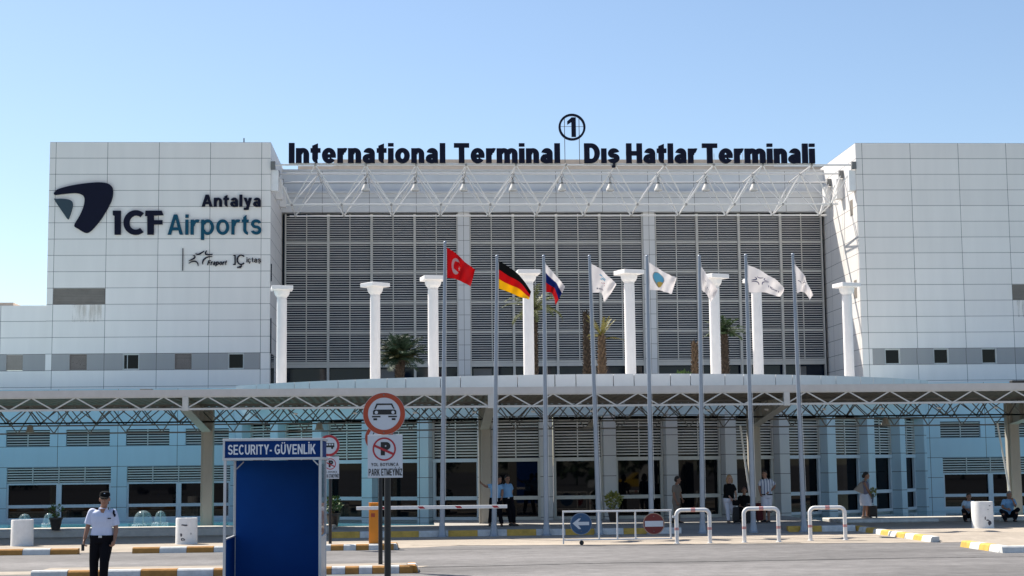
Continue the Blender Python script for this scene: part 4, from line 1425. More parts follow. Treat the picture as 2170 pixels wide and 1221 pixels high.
f.patch(o, 'emblem_figure', M_GD, [[(0.33, 0.66), (0.38, 0.60), (0.41, 0.66), (0.46, 0.58), (0.53, 0.62), (0.50, 0.74), (0.45, 0.84), (0.38, 0.84)]], 0.022)
f = Flag(PY[5], [(1483, 560), (1493, 575), (1506, 589), (1526, 612)], [(1486, 614), (1494, 619), (1503, 630), (1513, 637)], 0.12, 1.3, 2.4)
o = f.cloth('flag', CW_, 'narrow white flag folded on itself before a column', '')
f.patch(o, 'printed_mark', M_GY, [bar(0.35, 0.40, 0.10, 0.03), bar(0.50 , 0.62, 0.06, 0.05), bar(0.58, 0.63, 0.06, 0.05), bar(0.66, 0.64, 0.06, 0.05)])
f = Flag(PY[6], [(1583, 562), (1612, 573), (1642, 587), (1667, 609)], [(1587, 619), (1612, 620), (1640, 623), (1662, 625)], 0.10, 1.4, 3.0)
o = f.cloth('flag', CW_, 'wide white flag with a dark star logo and one word', '')


def uv_swoosh(cx, cy, sx, sy):
    out = []
    for s in SW:
        out.append(swoosh([((x - 590) / 300, (y - 400) / 300) for x, y in s], 0.055, lambda a, b: (cx + a * sx, cy + b * sy)))
    return out


for sh in uv_swoosh(0.33, 0.45, 0.24, 0.34): f.patch(o, 'star_logo', M_PB, [sh])
lettering('fraport', 0.50, 0.86, 0.0, 0.14, 0, 0.004, M_PB, o, w=0.16, gap=0.1, one=True, name='printed_word', fn=lambda p: f.p(p[0], 0.70 - p[2], 0.012 - p[1]))
f = Flag(PY[7], [(1683, 559), (1700, 577), (1712, 592), (1732, 622)], [(1689, 621), (1700, 618), (1711, 622), (1722, 635)], 0.12, 1.3, 1.0)
o = f.cloth('flag', CW_, 'folded white flag with part of a dark star logo, rightmost of the row', '')
for sh in uv_swoosh(0.36, 0.42, 0.26, 0.3)[1:4]: f.patch(o, 'star_logo', M_PB, [sh])


# ------------------------------------------------------------------ palms on the terrace
def frond(mb, base, yaw, el, L, droop, wid, n=16, rs=random):
    """curved rib with leaflets on both sides"""
    P = [Vector(base)]
    e = el
    for k in range(n):
        e -= droop / n * (0.5 + k / n)
        P.append(P[-1] + Vector((math.cos(e) * math.cos(yaw), math.cos(e) * math.sin(yaw), math.sin(e))) * (L / n))
    mb.path(P, [0.018 * (1 - 0.85 * k / n) + 0.003 for k in range(n + 1)], 4)
    side = Vector((-math.sin(yaw), math.cos(yaw), 0))
    for k in range(2, n + 1):
        for q in range(2):
            for s in (-1, 1):
                t = (P[k] - P[k - 1])
                p = P[k - 1] + t * (0.5 * q)
                t = t.normalized()
                l = wid * math.sin(math.pi * (0.12 + 0.8 * k / n)) ** 0.7 * rs.uniform(0.75, 1.1)
                d = (side * s * 0.75 + t * 0.65 + Vector((0, 0, rs.uniform(-0.35, 0.25)))).normalized()
                nn = t.cross(d).normalized(); w = 0.016
                mb.add([p - t * w, p + t * w, p + d * l * 0.6 + t * w * 0.8 + nn * 0.01, p + d * l, p + d * l * 0.6 - t * w * 0.8], [(0, 1, 2, 3, 4)])


def palm_trunk(mb, x, y, z0, z1, r0, r1, seed, boots=True, lean=0.0):
    rs = random.Random(seed)
    n = 14
    pts = [(x + lean * (k / n) ** 2, y, z0 + (z1 - z0) * k / n) for k in range(n + 1)]
    mb.path(pts, [r0 + (r1 - r0) * k / n + rs.uniform(-0.008, 0.008) for k in range(n + 1)], 12)
    if boots:
        z, a = z0, 0.0
        while z < z1:
            u = (z - z0) / (z1 - z0); r = r0 + (r1 - r0) * u; xc = x + lean * u * u
            a += 2.4
            d = Vector((math.cos(a), math.sin(a), 0)); s = Vector((-d.y, d.x, 0))
            p = Vector((xc, y, z)) + d * r * 0.92
            h = rs.uniform(0.09, 0.15)
            mb.add([p - s * 0.06, p + s * 0.06, p + d * 0.075 + s * 0.025 + Vector((0, 0, h)), p + d * 0.075 - s * 0.025 + Vector((0, 0, h)), p + Vector((0, 0, h * 0.5))], [(0, 1, 2, 3), (0, 3, 4), (1, 4, 2), (2, 4, 3)])
            z += 0.020


def palm(name, lab, px, Y, ytop, r0, r1, M, crown, seed, cat='palm', lean=0.0):
    x = at(px, 790, Y).x
    zt = at(px, ytop, Y).z
    t = thing(name, lab, cat, (x, Y, 5.0), 'palms planted on the terrace behind the parapet')
    mb = MB(); palm_trunk(mb, x, Y, 5.0, zt, r0, r1, seed, True, lean)
    mb.build('trunk', M, t)
    rs = random.Random(seed)
    for n, L, e0, e1, dr, w, FM, nm in crown:
        mb = MB()
        for k in range(n):
            frond(mb, (x + lean + rs.uniform(-0.04, 0.04), Y + rs.uniform(-0.04, 0.04), zt - rs.uniform(0, 0.15)), 2 * math.pi * k / n + rs.uniform(-0.3, 0.3), R(rs.uniform(e0, e1)), L * rs.uniform(0.8, 1.1), R(dr * rs.uniform(0.8, 1.2)), w, rs=rs)
        mb.build(nm, FM, t)
    return t


palm('palm_tree', 'low bushy dark green palm with a ragged trunk, beside the second column from the left', 847, 65.5, 757, 0.15, 0.20, M_TRUNKD,
     [(64, 1.25, -8, 88, 45, 0.34, M_FRONDD, 'crown'), (26, 0.95, 5, 65, 55, 0.26, mat('frond_olive', (0.06, 0.065, 0.02), 0.6, var=0.4), 'crown'), (22, 0.55, -40, 5, 50, 0.10, M_TRUNKD, 'dry_fronds')], 3)
palm('palm_tree', 'slender palm with arching fronds half hidden by the column behind the striped flags', 1134, 63.5, 655, 0.11, 0.10, M_TRUNKD,
     [(20, 1.4, 5, 82, 95, 0.28, mat('frond_olive_light', (0.10, 0.115, 0.03), 0.6, var=0.4, scale=6), 'crown')], 5)
palm('palm_tree', 'bare dark palm trunk without fronds, just left of the yellow green palm', 1244, 64.5, 664, 0.16, 0.11, M_TRUNKD,
     [(5, 0.22, 70, 88, 20, 0.05, M_TRUNKD, 'dry_stubs')], 8)
palm('palm_tree', 'palm with a thick brown scaly trunk and a few yellow green upright fronds', 1276, 63.0, 712, 0.20, 0.13, M_TRUNK,
     [(8, 1.15, 56, 82, 26, 0.17, M_FRONDY, 'crown'), (3, 0.95, 5, 30, 40, 0.15, M_FRONDY, 'crown')], 13)
palm('palm_tree', 'short bare brown palm trunk with a pointed top, left of the sixth flagpole', 1473, 63.2, 728, 0.16, 0.10, M_TRUNK,
     [(4, 0.2, 70, 88, 20, 0.05, M_TRUNK, 'dry_stubs')], 17)
palm('palm_tree', 'palm with dark green feathery crown and brown trunk, right of the furled white flag', 1537, 63.4, 703, 0.17, 0.13, M_TRUNKD,
     [(26, 0.95, 5, 85, 45, 0.24, M_FROND, 'crown')], 21)


def bush(mb, c, r, n, leaf, rs, up=0.3):
    for _ in range(n):
        while True:
            p = Vector((rs.uniform(-1, 1), rs.uniform(-1, 1), rs.uniform(-1, 1)))
            if 0.15 < p.length < 1: break
        q = Vector((c[0] + p.x * r[0], c[1] + p.y * r[1], c[2] + p.z * r[2]))
        d = (p.normalized() + Vector((rs.uniform(-.6, .6), rs.uniform(-.6, .6), up + rs.uniform(-.6, .6)))).normalized()
        s = d.cross(Vector((rs.uniform(-1, 1), rs.uniform(-1, 1), rs.uniform(-1, 1)))).normalized()
        l = leaf * rs.uniform(0.6, 1.3)
        mb.add([q, q + d * l * 0.5 + s * l * 0.28, q + d * l, q + d * l * 0.5 - s * l * 0.28], [(0, 1, 2, 3)])


rs = random.Random(4)
c = at(1447, 800, 63)
t = thing('shrub', 'small green shrub at the foot of the short bare palm trunk', 'shrub', (c.x, 63, 5.0))
mb = MB(); bush(mb, (c.x, 63, 5.42), (0.34, 0.3, 0.4), 420, 0.13, rs); mb.build('foliage', M_LEAF, t)
mb = MB()
for k in range(5): mb.path([(c.x, 63, 5.0), (c.x + 0.06 * (k - 2), 63, 5.25), (c.x + 0.14 * (k - 2), 63.0, 5.5)], 0.012, 4)
mb.build('stems', M_TRUNKD, t)


# ------------------------------------------------------------------ security booth
BY = 29.0
bx0, bx1 = at(473, 1080, BY).x, at(681, 1080, BY).x
bzt = at(577, 929, BY).z
SB = thing('security_booth', 'blue security booth with white frame and lettered header, empty inside', 'booth', ((bx0 + bx1) / 2, BY + 0.8, 0))
D = 1.6
w = 0.05
fz = at(577, 975, BY).z
for (x, y) in ((bx0, BY), (bx1 - w, BY), (bx0, BY + D - w), (bx1 - w, BY + D - w)):
    MB().rbox(x, x + w, y, y + w, 0.0, fz, 0.004).build('frame_post', M_ALU, SB)
MB().rbox(bx0 + 0.004, bx1 - 0.004, BY + 0.005, BY + D - 0.005, fz + 0.03, bzt - 0.03, 0.01).build('header', M_SIGNB, SB)
mb = MB()
for z in (fz, bzt - 0.045):
    mb.rbox(bx0 - 0.015, bx1 + 0.015, BY - 0.02, BY + 0.02, z, z + 0.045, 0.004)
    mb.rbox(bx1 - 0.015, bx1 + 0.025, BY + 0.021, BY + D, z, z + 0.045, 0.004)
    mb.rbox(bx0 - 0.025, bx0 + 0.015, BY + 0.021, BY + D, z, z + 0.045, 0.004)
for x in (bx0 - 0.015, bx1 - 0.02):
    mb.rbox(x, x + 0.035, BY - 0.018, BY + 0.018, fz + 0.046, bzt - 0.046, 0.003)
mb.build('header_trim', M_ALU, SB)
a, b = at(483, 964, BY), at(669, 937, BY)
lettering('SECURITY- GÜVENLİK', a.x, b.x, a.z, b.z - 0.035, BY - 0.004, 0.012, mat('letter_white', (0.72, 0.74, 0.78), 0.5), SB, w=0.20, gap=0.11, word=0.42)
# back and side walls
MB().box(bx0 + w, bx1 - w, BY + D - 0.045, BY + D - 0.015, 0.02, fz).build('back_wall', M_BLUEP, SB)
zs = at(485, 1142, BY + 0.8).z
MB().box(bx0 + 0.012, bx0 + 0.035, BY + w, BY + D - w, 0.02, zs).build('side_wall', M_BLUEP, SB)
MB().box(bx1 - 0.035, bx1 - 0.012, BY + w, BY + D - w, 0.02, zs + 0.02).build('side_wall', M_ALU, SB)
M_PANE = bpy.data.materials.new('clear_pane'); M_PANE.use_nodes = True
pb = M_PANE.node_tree.nodes['Principled BSDF']; pb.inputs['Base Color'].default_value = (0.7, 0.8, 0.85, 1); pb.inputs['Alpha'].default_value = 0.10; pb.inputs['Roughness'].default_value = 0.05
MB().box(bx0 + 0.02, bx0 + 0.026, BY + w, BY + D - w, zs + 0.03, fz).build('side_pane', M_PANE, SB)
M_PANE2 = mat('blue_pane', (0.02, 0.05, 0.12), 0.1, spec=0.5)
MB().box(bx1 - 0.026, bx1 - 0.02, BY + w, BY + D - w, zs + 0.05, fz).build('side_pane', M_PANE2, SB)
mb = MB()
mb.rbox(bx0 - 0.004, bx0 + 0.045, BY + w, BY + D - w, zs, zs + 0.03, 0.004)
mb.rbox(bx1 - 0.045, bx1 + 0.004, BY + w, BY + D - w, zs + 0.02, zs + 0.05, 0.004)
mb.build('window_sill', M_ALU, SB)
mb = MB()
mb.beam((bx0 + 0.06, BY + D - 0.1, fz - 0.16), (bx0 + 0.20, BY + D - 0.1, fz - 0.02), 0.02, 0.02)
mb.beam((bx1 - 0.06, BY + 0.03, fz - 0.10), (bx1 - 0.15, BY + 0.03, fz - 0.01), 0.02, 0.02)
mb.build('brace', M_ALU, SB)


# ------------------------------------------------------------------ road signs
def disc(mb, c, r, y0, y1, n=40): return mb.prism(circ(c[0], c[1], r, n), y0, y1)


def sign(name, lab, Y, pxpole, zbase, rpole, cpx, rad, rectpx, sym, full=True):
    """round prohibition sign over a no-parking plate on one pole"""
    c = at(cpx[0], cpx[1], Y)
    xp = at(pxpole, 1100, Y).x
    t = thing(name, lab, 'road sign', (xp, Y + 0.08, zbase), 'road signs on dark posts')
    MB().tube((xp, Y + 0.08, zbase), (xp, Y + 0.08, c.z + rad * 0.7), rpole, n=14).build('post', M_BLACK, t, True)
    mb = MB()
    disc(mb, (c.x, c.z), rad, Y, Y + 0.012)
    d = mb.build('sign_disc', M_SW, t)
    MB().strip(circ(c.x, c.z, rad * 0.985, 48), circ(c.x, c.z, rad * 0.76, 48), Y - 0.004, Y + 0.001).build('red_ring', M_ORED if sym == 'car' else M_RED, d)
    k = rad / 258.0                           # symbol drawn on a 258 unit radius
    q = lambda zx, zy: (c.x + (zx - 432) * k, c.z - (zy - 330) * k)
    mb = MB()
    ya, yb = Y - 0.004, Y + 0.001
    if sym == 'car':
        mb.prism([q(*p) for p in ((312, 270), (340, 205), (528, 205), (560, 270), (543, 270), (517, 224), (353, 224), (331, 270))], ya, yb)
        mb.prism([q(*p) for p in ((296, 296), (312, 279), (562, 279), (580, 296), (580, 340), (296, 340))], ya, yb)
        for x0, x1 in ((285, 388), (482, 587)): mb.prism([q(x0, 355), q(x1, 355), q(x1, 373), q(x0, 373)], ya, yb)
        for x0, x1 in ((302, 347), (525, 570)): mb.prism([q(x0, 384), q(x1, 384), q(x1, 408), q(x0, 408)], ya, yb)
        mb.build('car_symbol', M_BLACK, d)
        for x in (338, 540): MB().prism(circ(*q(x, 313), 20 * k, 18), ya - 0.003, ya - 0.0005).build('headlamp_symbol', M_SW, d)
    else:
        mb.prism([q(300, 270), q(560, 270), q(560, 370), q(300, 370)], ya, yb)
        for x in (345, 510): mb.prism(circ(*q(x, 385), 26 * k, 14), ya - 0.001, yb)
        mb.build('bus_symbol', M_BLACK, d)
        mb = MB()
        for x in range(315, 540, 60): mb.prism([q(x, 285), q(x + 40, 285), q(x + 40, 325), q(x, 325)], ya - 0.003, ya - 0.0005)
        mb.build('window_symbol', M_SW, d)
    mb = MB()
    for zx, zy in ((428, 100), (428, 560)): mb.prism(circ(*q(zx, zy), 9 * k, 10), ya - 0.008, ya - 0.001)
    mb.build('bolt', M_STEELD, d)
    x0, y0_, x1, y1_ = rectpx
    a, b = at(x0, y1_, Y), at(x1, y0_, Y)
    W, H = b.x - a.x, b.z - a.z
    pm = MB().rbox(a.x, b.x, Y + 0.014, Y + 0.026, a.z, b.z, 0.003).build('plate', M_SW, t)
    g2 = lambda u, v: (a.x + u * W, b.z - v * H)
    ya, yb = Y + 0.010, Y + 0.0145
    cc = g2(0.475, 0.335); rr = 0.335 * W
    MB().strip(circ(*cc, rr, 40), circ(*cc, rr * 0.86, 40), ya, yb).build('red_ring', M_RED, pm)
    lettering('P', *[g2(0.375, 0)[0], g2(0.67, 0)[0]], g2(0, 0.48)[1], g2(0, 0.17)[1], ya, 0.004, M_BLACK, pm, w=0.30)
    mb = MB()
    s, e = g2(0.19, 0.25), g2(0.745, 0.455)
    mb.beam((s[0], ya - 0.004, s[1]), (e[0], ya - 0.004, e[1]), 0.003, 0.065 * W)
    mb.build('slash', M_RED, pm)
    lettering('YOL BOYUNCA', g2(0.10, 0)[0], g2(0.88, 0)[0], g2(0, 0.73)[1], g2(0, 0.655)[1], ya, 0.004, M_BLACK, pm, w=0.19, gap=0.16, word=0.7, one=True, name='lettering')
    lettering('PARK ETMEYİNİZ', g2(0.03, 0)[0], g2(0.985, 0)[0], g2(0, 0.95)[1], g2(0, 0.79)[1], ya, 0.004, M_BLACK, pm, w=0.2, gap=0.11, word=0.5, one=True, name='lettering')
    return t


sign('road_sign', 'nearest round car sign with faded red rim over a no parking plate', 22.3, 821, 0.0, 0.047, (814, 877), at(859, 877, 22.3).x - at(814, 877, 22.3).x, (779, 921, 853, 1013), 'car')
sign('road_sign', 'sign post standing on the kerb end, its plates hidden behind the nearest car sign', 32.95, 806, 0.14, 0.045, (804, 928), 0.30, (784, 962, 826, 1012), 'car')
sign('road_sign', 'small round bus sign over a no parking plate, right beside the security booth', 41.95, 699.5, 0.14, 0.042, (697, 944.5), 0.285, (683, 967.5, 718.5, 1015), 'bus')

# ------------------------------------------------------------------ lifting barrier
GY = 41.95
a, b = at(782, 1150, GY), at(803, 1067, GY)
BG = thing('barrier_gate', 'orange barrier cabinet with a white arm marked with red chevrons', 'barrier', ((a.x + b.x) / 2, GY, 0.14))
MB().rbox(a.x, b.x, GY - 0.14, GY + 0.16, 0.145, b.z, 0.012).build('cabinet', M_OR, BG)
MB().rbox(a.x - 0.01, b.x + 0.01, GY - 0.15, GY + 0.17, b.z - 0.002, b.z + 0.02, 0.006).build('cabinet_lid', M_OR, BG)
MB().box(a.x + 0.06, a.x + 0.16, GY - 0.1445, GY - 0.138, b.z - 0.35, b.z - 0.25).build('badge', mat('badge', (0.4, 0.06, 0.02), 0.5), BG)
c0, c1 = at(755, 1077, GY - 0.2), at(1075, 1077, GY - 0.2)
zc_ = (c0.z + c1.z) / 2 + 0.02
arm = MB().rbox(c0.x, c1.x, GY - 0.22, GY - 0.16, zc_ - 0.045, zc_ + 0.045, 0.008).build('arm', M_TUBE, BG)
for px in (893, 972, 1050, 815):
    x = at(px, 1077, GY - 0.2).x
    MB().prism([(x - 0.1, zc_ + 0.03), (x + 0.04, zc_ + 0.03), (x + 0.1, zc_ - 0.03), (x - 0.04, zc_ - 0.03)], GY - 0.2235, GY - 0.2195).build('chevron', M_RED, arm)
MB().tube((a.x + 0.13, GY - 0.16, zc_), (a.x + 0.13, GY - 0.13, zc_), 0.06, n=14).build('pivot', M_STEELD, BG)

# ------------------------------------------------------------------ sliding gate with two round signs
SY = 42.5
X_ = lambda px: at(px, 1110, SY).x
Zt, Zb = at(1308, 1083, SY).z, at(1308, 1143, SY).z
SG = thing('sliding_gate', 'low white tube gate carrying a blue arrow disc and a no entry disc', 'gate', (X_(1308), SY, 0))
mb = MB()
mb.rbox(X_(1192), X_(1424), SY - 0.025, SY + 0.025, Zt - 0.025, Zt + 0.025, 0.006)
mb.rbox(X_(1192), X_(1424), SY - 0.025, SY + 0.025, Zb - 0.02, Zb + 0.02, 0.006)
mb.build('rail', M_TUBE, SG)
for px in (1193.5, 1269, 1308, 1346.5, 1421):
    MB().rbox(X_(px) - 0.02, X_(px) + 0.02, SY - 0.02, SY + 0.02, 0.03 if px < 1200 else Zb + 0.021, Zt - 0.026, 0.005).build('upright', M_TUBE, SG)
MB().beam((X_(1425), SY, at(0, 1105, SY).z - 0.1), (X_(1432), SY, at(0, 1105, SY).z - 0.1), 0.04, 0.06).build('hinge', M_TUBE, SG)
cst = MB(); cst.tube((X_(1231), SY, Zb), (X_(1231), SY, 0.1), 0.012); cst.build('caster_stem', M_STEELD, SG)
wl = MB()
for yy in (SY - 0.02,):
    wl.prism(circ(X_(1232), 0.06, 0.06, 18), SY - 0.02, SY + 0.02)
wl.build('caster_wheel', M_BLACK, SG)
r = X_(1254) - X_(1231)
zc1, zc2 = at(1231, 1110, SY).z, at(1385, 1110, SY).z
ds = MB().prism(circ(X_(1231), zc1, r, 40), SY - 0.045, SY - 0.03).build('arrow_disc', M_ABLUE, SG)
MB().strip(circ(X_(1231), zc1, r * 0.99, 40), circ(X_(1231), zc1, r * 0.94, 40), SY - 0.049, SY - 0.044).build('rim', mat('rim_grey', (0.2, 0.25, 0.33), 0.5), ds)
u = r / 23
ar = [(-18, 1), (-5, 11), (0, 11), (-6, 4), (17, 4), (17, -3), (-6, -3), (0, -11), (-5, -11)]
MB().prism([(X_(1231) + x * u, zc1 + (z - 0) * u) for x, z in ar], SY - 0.049, SY - 0.044).build('arrow', M_SW, ds)
ds = MB().prism(circ(X_(1385), zc2, r, 40), SY - 0.045, SY - 0.03).build('no_entry_disc', M_DRED, SG)
MB().strip(circ(X_(1385), zc2, r * 0.99, 40), circ(X_(1385), zc2, r * 0.93, 40), SY - 0.049, SY - 0.044).build('rim', mat('rim_beige', (0.42, 0.3, 0.22), 0.5), ds)
MB().rbox(X_(1385) - 19 * u, X_(1385) + 20 * u, SY - 0.049, SY - 0.044, zc2 - 6 * u, zc2 + 6 * u, 0.001).build('bar', M_SW, ds)
for px in (1231, 1385):
    mb = MB()
    for dz in (0.2, -0.2): mb.prism(circ(X_(px), (zc1 if px < 1300 else zc2) + dz, 0.014, 10), SY - 0.056, SY - 0.05)
    mb.build('bolt', M_STEELD, SG)

# ------------------------------------------------------------------ hoop barriers
HG = 'white tubular hoop barriers'
for (pa, pb, yt, yb_, lab) in ((1430, 1508, 1081, 1152, 'white tubular hoop barrier directly right of the sliding gate'),
                               (1573, 1654, 1078, 1149.5, 'white tubular hoop barrier below the man in a striped shirt, middle of the three'),
                               (1713, 1795, 1076, 1145.5, 'white tubular hoop barrier nearest the painted driveway kerb')):
    g0 = gp((pa + pb) / 2, yb_)
    y = g0.y
    x0, x1 = at(pa + 4, 1120, y).x, at(pb - 4, 1120, y).x
    zt = at(pa + 20, yt, y).z - 0.0
    t = thing('hoop_barrier', lab, 'barrier', ((x0 + x1) / 2, y, 0), HG)
    rr = 0.14
    pts = [(x0, y, 0), (x0, y, zt - rr)] + [(x0 + rr - rr * math.cos(R(15 * k)), y, zt - rr + rr * math.sin(R(15 * k))) for k in range(1, 6)]
    pts += [(x0 + rr, y, zt), (x1 - rr, y, zt)] + [(x1 - rr + rr * math.sin(R(15 * k)), y, zt - rr + rr * math.cos(R(15 * k))) for k in range(1, 6)] + [(x1, y, zt - rr), (x1, y, 0)]
    MB().path(pts, 0.053, 14).build('tube', M_TUBE, t, True)
    for x in (x0, x1):
        MB().tube((x, y, 0.36), (x, y, 0.43), 0.055, n=14).build('red_band', M_TUBER, t, True)
        MB().lathe([(0.09, 0.0), (0.09, 0.012), (0.06, 0.014)], (x, y, 0.002), 14).build('foot_plate', M_TUBE, t)
    MB().tube(((x0 + x1) / 2 - 0.06, y, zt), ((x0 + x1) / 2 + 0.06, y, zt), 0.0545, n=14).build('red_band', M_TUBER, t, True)

# ------------------------------------------------------------------ concrete drums
for (px, by, rad, h, zb_, lab, sc_) in ((46.5, 1157, 0.315, 0.74, 0.0, 'clean white concrete drum at the far left', []),
                                   (395, 1153, 0.31, 0.74, 0.0, 'white concrete drum with dark scuffs, left of the security booth', [(-0.2, 0.55, 0.09, 0.015), (0.02, 0.54, 0.12, 0.02), (-0.35, 0.26, 0.05, 0.05), (-0.2, 0.14, 0.11, 0.035), (0.55, 0.3, 0.02, 0.03)]),
                                   (2083, 1119, 0.32, 0.78, 0.13, 'white concrete drum with a dark smear, before the crouching men', [(0.32, 0.16, 0.10, 0.07), (0.12, 0.24, 0.07, 0.02), (-0.1, 0.30, 0.03, 0.05), (0.4, 0.66, 0.05, 0.012), (0.2, 0.55, 0.03, 0.01)])):
    p = gp(px, by, zb_)
    t = thing('concrete_drum', lab, 'drum', (p.x, p.y, zb_), 'white concrete drums')
    MB().lathe([(rad * 1.02, 0.0), (rad, 0.03), (rad * 0.985, h - 0.02), (rad * 0.96, h), (rad * 0.8, h + 0.002), (rad * 0.8, h - 0.02), (0, h - 0.02)], (p.x, p.y, zb_), 32).build('body', M_DRUM, t, True)
    rs = random.Random(int(px))
    for (a, z, wa, hz) in sc_:
        mb = MB()
        ol = [(1 + 0.25 * rs.uniform(-1, 1)) for _ in range(14)]
        vs = []
        for k in range(14):
            an = a + wa / rad * 0.6 * ol[k] * math.cos(2 * math.pi * k / 14); zz = z + hz * ol[k] * math.sin(2 * math.pi * k / 14)
            vs.append((p.x + (rad + 0.003) * math.sin(an), p.y - (rad + 0.003) * math.cos(an), zb_ + zz))
        mb.add(vs, [tuple(range(14))])
        mb.build('scuff', M_SCUFF, t)

# ------------------------------------------------------------------ pot plants
for (px, by, z, rw, h, lab, lr, ln, LM) in ((118, 1124, 0.25, 0.20, 0.40, 'dark pot with a few small leaves standing on the pool rim at the left', (0.2, 0.2, 0.17), 70, M_LEAF),
                                        (706, 1116, 0.18, 0.24, 0.42, 'dark pot with a green leafy plant, behind the small bus sign', (0.26, 0.26, 0.26), 260, M_LEAF),
                                        (1301, 1106, 0.18, 0.22, 0.44, 'dark pot with a pale yellow green bush, behind the sliding gate', (0.27, 0.27, 0.25), 330, M_LEAFY)):
    p = gp(px, by, z)
    t = thing('pot_plant', lab, 'plant', (p.x, p.y, z), 'plants in dark pots')
    MB().lathe([(rw * 0.62, 0), (rw * 0.95, h * 0.8), (rw, h * 0.85), (rw * 1.08, h * 0.86), (rw * 1.08, h), (rw * 0.9, h), (rw * 0.85, h * 0.9), (0, h * 0.9)], (p.x, p.y, z), 20).build('pot', M_POT, t, True)
    rs = random.Random(px)
    mb = MB(); bush(mb, (p.x, p.y, z + h + lr[2] + 0.05), lr, ln, 0.11, rs); mb.build('foliage', LM, t)
    mb = MB()
    for k in range(5): mb.path([(p.x, p.y, z + h * 0.85), (p.x + 0.03 * (k - 2), p.y, z + h + 0.12), (p.x + 0.07 * (k - 2), p.y + 0.03, z + h + lr[2] + 0.05)], 0.008, 4)
    mb.build('stems', M_TRUNK, t)

# ------------------------------------------------------------------ water bells in the pool
M_BELL = bpy.data.materials.new('water_film'); M_BELL.use_nodes = True
pb = M_BELL.node_tree.nodes['Principled BSDF']; pb.inputs['Base Color'].default_value = (0.75, 0.88, 0.92, 1); pb.inputs['Alpha'].default_value = 0.15; pb.inputs['Roughness'].default_value = 0.12
M_SPL = mat('splash', (0.8, 0.86, 0.88), 0.4)
for (px, by, rad, h, lab) in ((52, 1112, 0.24, 0.42, 'dome shaped fountain jet behind the leftmost white drum'), (103, 1113, 0.2, 0.44, 'dome shaped fountain jet beside the pot on the pool rim'),
                              (303, 1115, 0.34, 0.55, 'widest dome shaped fountain jet, left of the scuffed drum'), (340, 1112, 0.22, 0.50, 'narrow dome shaped fountain jet nearest the scuffed drum')):
    p = gp(px, by, 0.12)
    p.y = min(p.y, 60); p.x = at(px, by, p.y).x
    t = thing('fountain_jet', lab, 'fountain', (p.x, p.y, 0.12), 'dome shaped fountain jets in the pool')
    prof = [(rad * math.sin(R(90 * k / 10)) ** 0.8, h * math.cos(R(90 * k / 10)) ** 0.75 if k < 10 else 0.0) for k in range(11)][::-1]
    prof[-1] = (0.004, h)
    MB().lathe(prof, (p.x, p.y, 0.12), 24).build('water_bell', M_BELL, t, True)
    MB().tube((p.x, p.y, 0.1), (p.x, p.y, 0.12 + h), 0.016, n=8).build('nozzle', M_FRAME, t, True)
    rs = random.Random(px); mb = MB()
    for k in range(60):
        a = rs.uniform(0, 6.28); q = rad * rs.uniform(0.9, 1.25); s = rs.uniform(0.008, 0.025)
        mb.ell((p.x + q * math.cos(a), p.y + q * math.sin(a), 0.12 + rs.uniform(0, 0.07)), (s, s, s), 5, 4)
    mb.build('splash', M_SPL, t)


# ------------------------------------------------------------------ people
def remesh(mb, vox, smooth=3):
    me = bpy.data.meshes.new('tmp')
    me.from_pydata([tuple(v) for v in mb.v], [], mb.f)
    bm = bmesh.new(); bm.from_mesh(me); bmesh.ops.recalc_face_normals(bm, faces=bm.faces); bm.to_mesh(me); bm.free()
    o = bpy.data.objects.new('tmp', me); COL.objects.link(o)
    r = o.modifiers.new('r', 'REMESH'); r.mode = 'VOXEL'; r.voxel_size = vox
    s = o.modifiers.new('s', 'SMOOTH'); s.iterations = smooth; s.factor = 0.5
    bpy.context.view_layer.update()
    me2 = bpy.data.meshes.new_from_object(o.evaluated_get(bpy.context.evaluated_depsgraph_get()))
    bpy.data.objects.remove(o); bpy.data.meshes.remove(me)
    return me2


def put(me, name, M, parent):
    me.name = name
    me.materials.clear(); me.materials.append(M)
    me.polygons.foreach_set('use_smooth', [True] * len(me.polygons))
    o = bpy.data.objects.new(name, me); COL.objects.link(o); o.parent = parent; ORG[o] = ORG[parent]
    return o


M_SKIN = mat('skin', (0.30, 0.155, 0.10), 0.6, var=0.08, scale=20)
M_SKINP = mat('skin_pale', (0.42, 0.24, 0.17), 0.6, var=0.08, scale=20)
M_HAIRD = mat('hair_dark', (0.014, 0.011, 0.010), 0.6)
M_HAIRB = mat('hair_blonde', (0.36, 0.21, 0.10), 0.55, var=0.2, scale=30)
M_HAIRG = mat('hair_grey', (0.22, 0.19, 0.18), 0.6)
M_SHIRTW = mat('shirt_white', (0.58, 0.62, 0.78), 0.8, var=0.05, scale=10, bump=0.3, bscale=14)
M_SHIRTB = mat('shirt_light_blue', (0.22, 0.42, 0.66), 0.8, var=0.06, scale=10, bump=0.3, bscale=14)
M_TROU = mat('trousers_black', (0.008, 0.008, 0.011), 0.95, spec=0.08, var=0.1, bump=0.3, bscale=12)
M_KHAKI = mat('khaki', (0.22, 0.18, 0.15), 0.85, var=0.08, bump=0.3, bscale=12)
M_TOPB = mat('top_black', (0.009, 0.009, 0.010), 0.95, spec=0.08)
M_WTR = mat('trousers_white', (0.66, 0.66, 0.74), 0.8, var=0.05, bump=0.3, bscale=12)
M_TANK = mat('tank_grey', (0.17, 0.16, 0.22), 0.85, var=0.06)
M_SHOE = mat('shoe_dark', (0.015, 0.013, 0.013), 0.5)
M_SANDAL = mat('sandal', (0.16, 0.12, 0.10), 0.6)
M_STRIPE = mat('shirt_striped', (0.66, 0.68, 0.74), 0.8)
nt = M_STRIPE.node_tree
tc = nt.nodes.new('ShaderNodeTexCoord'); sx = nt.nodes.new('ShaderNodeSeparateXYZ'); nt.links.new(tc.outputs['Object'], sx.inputs[0])
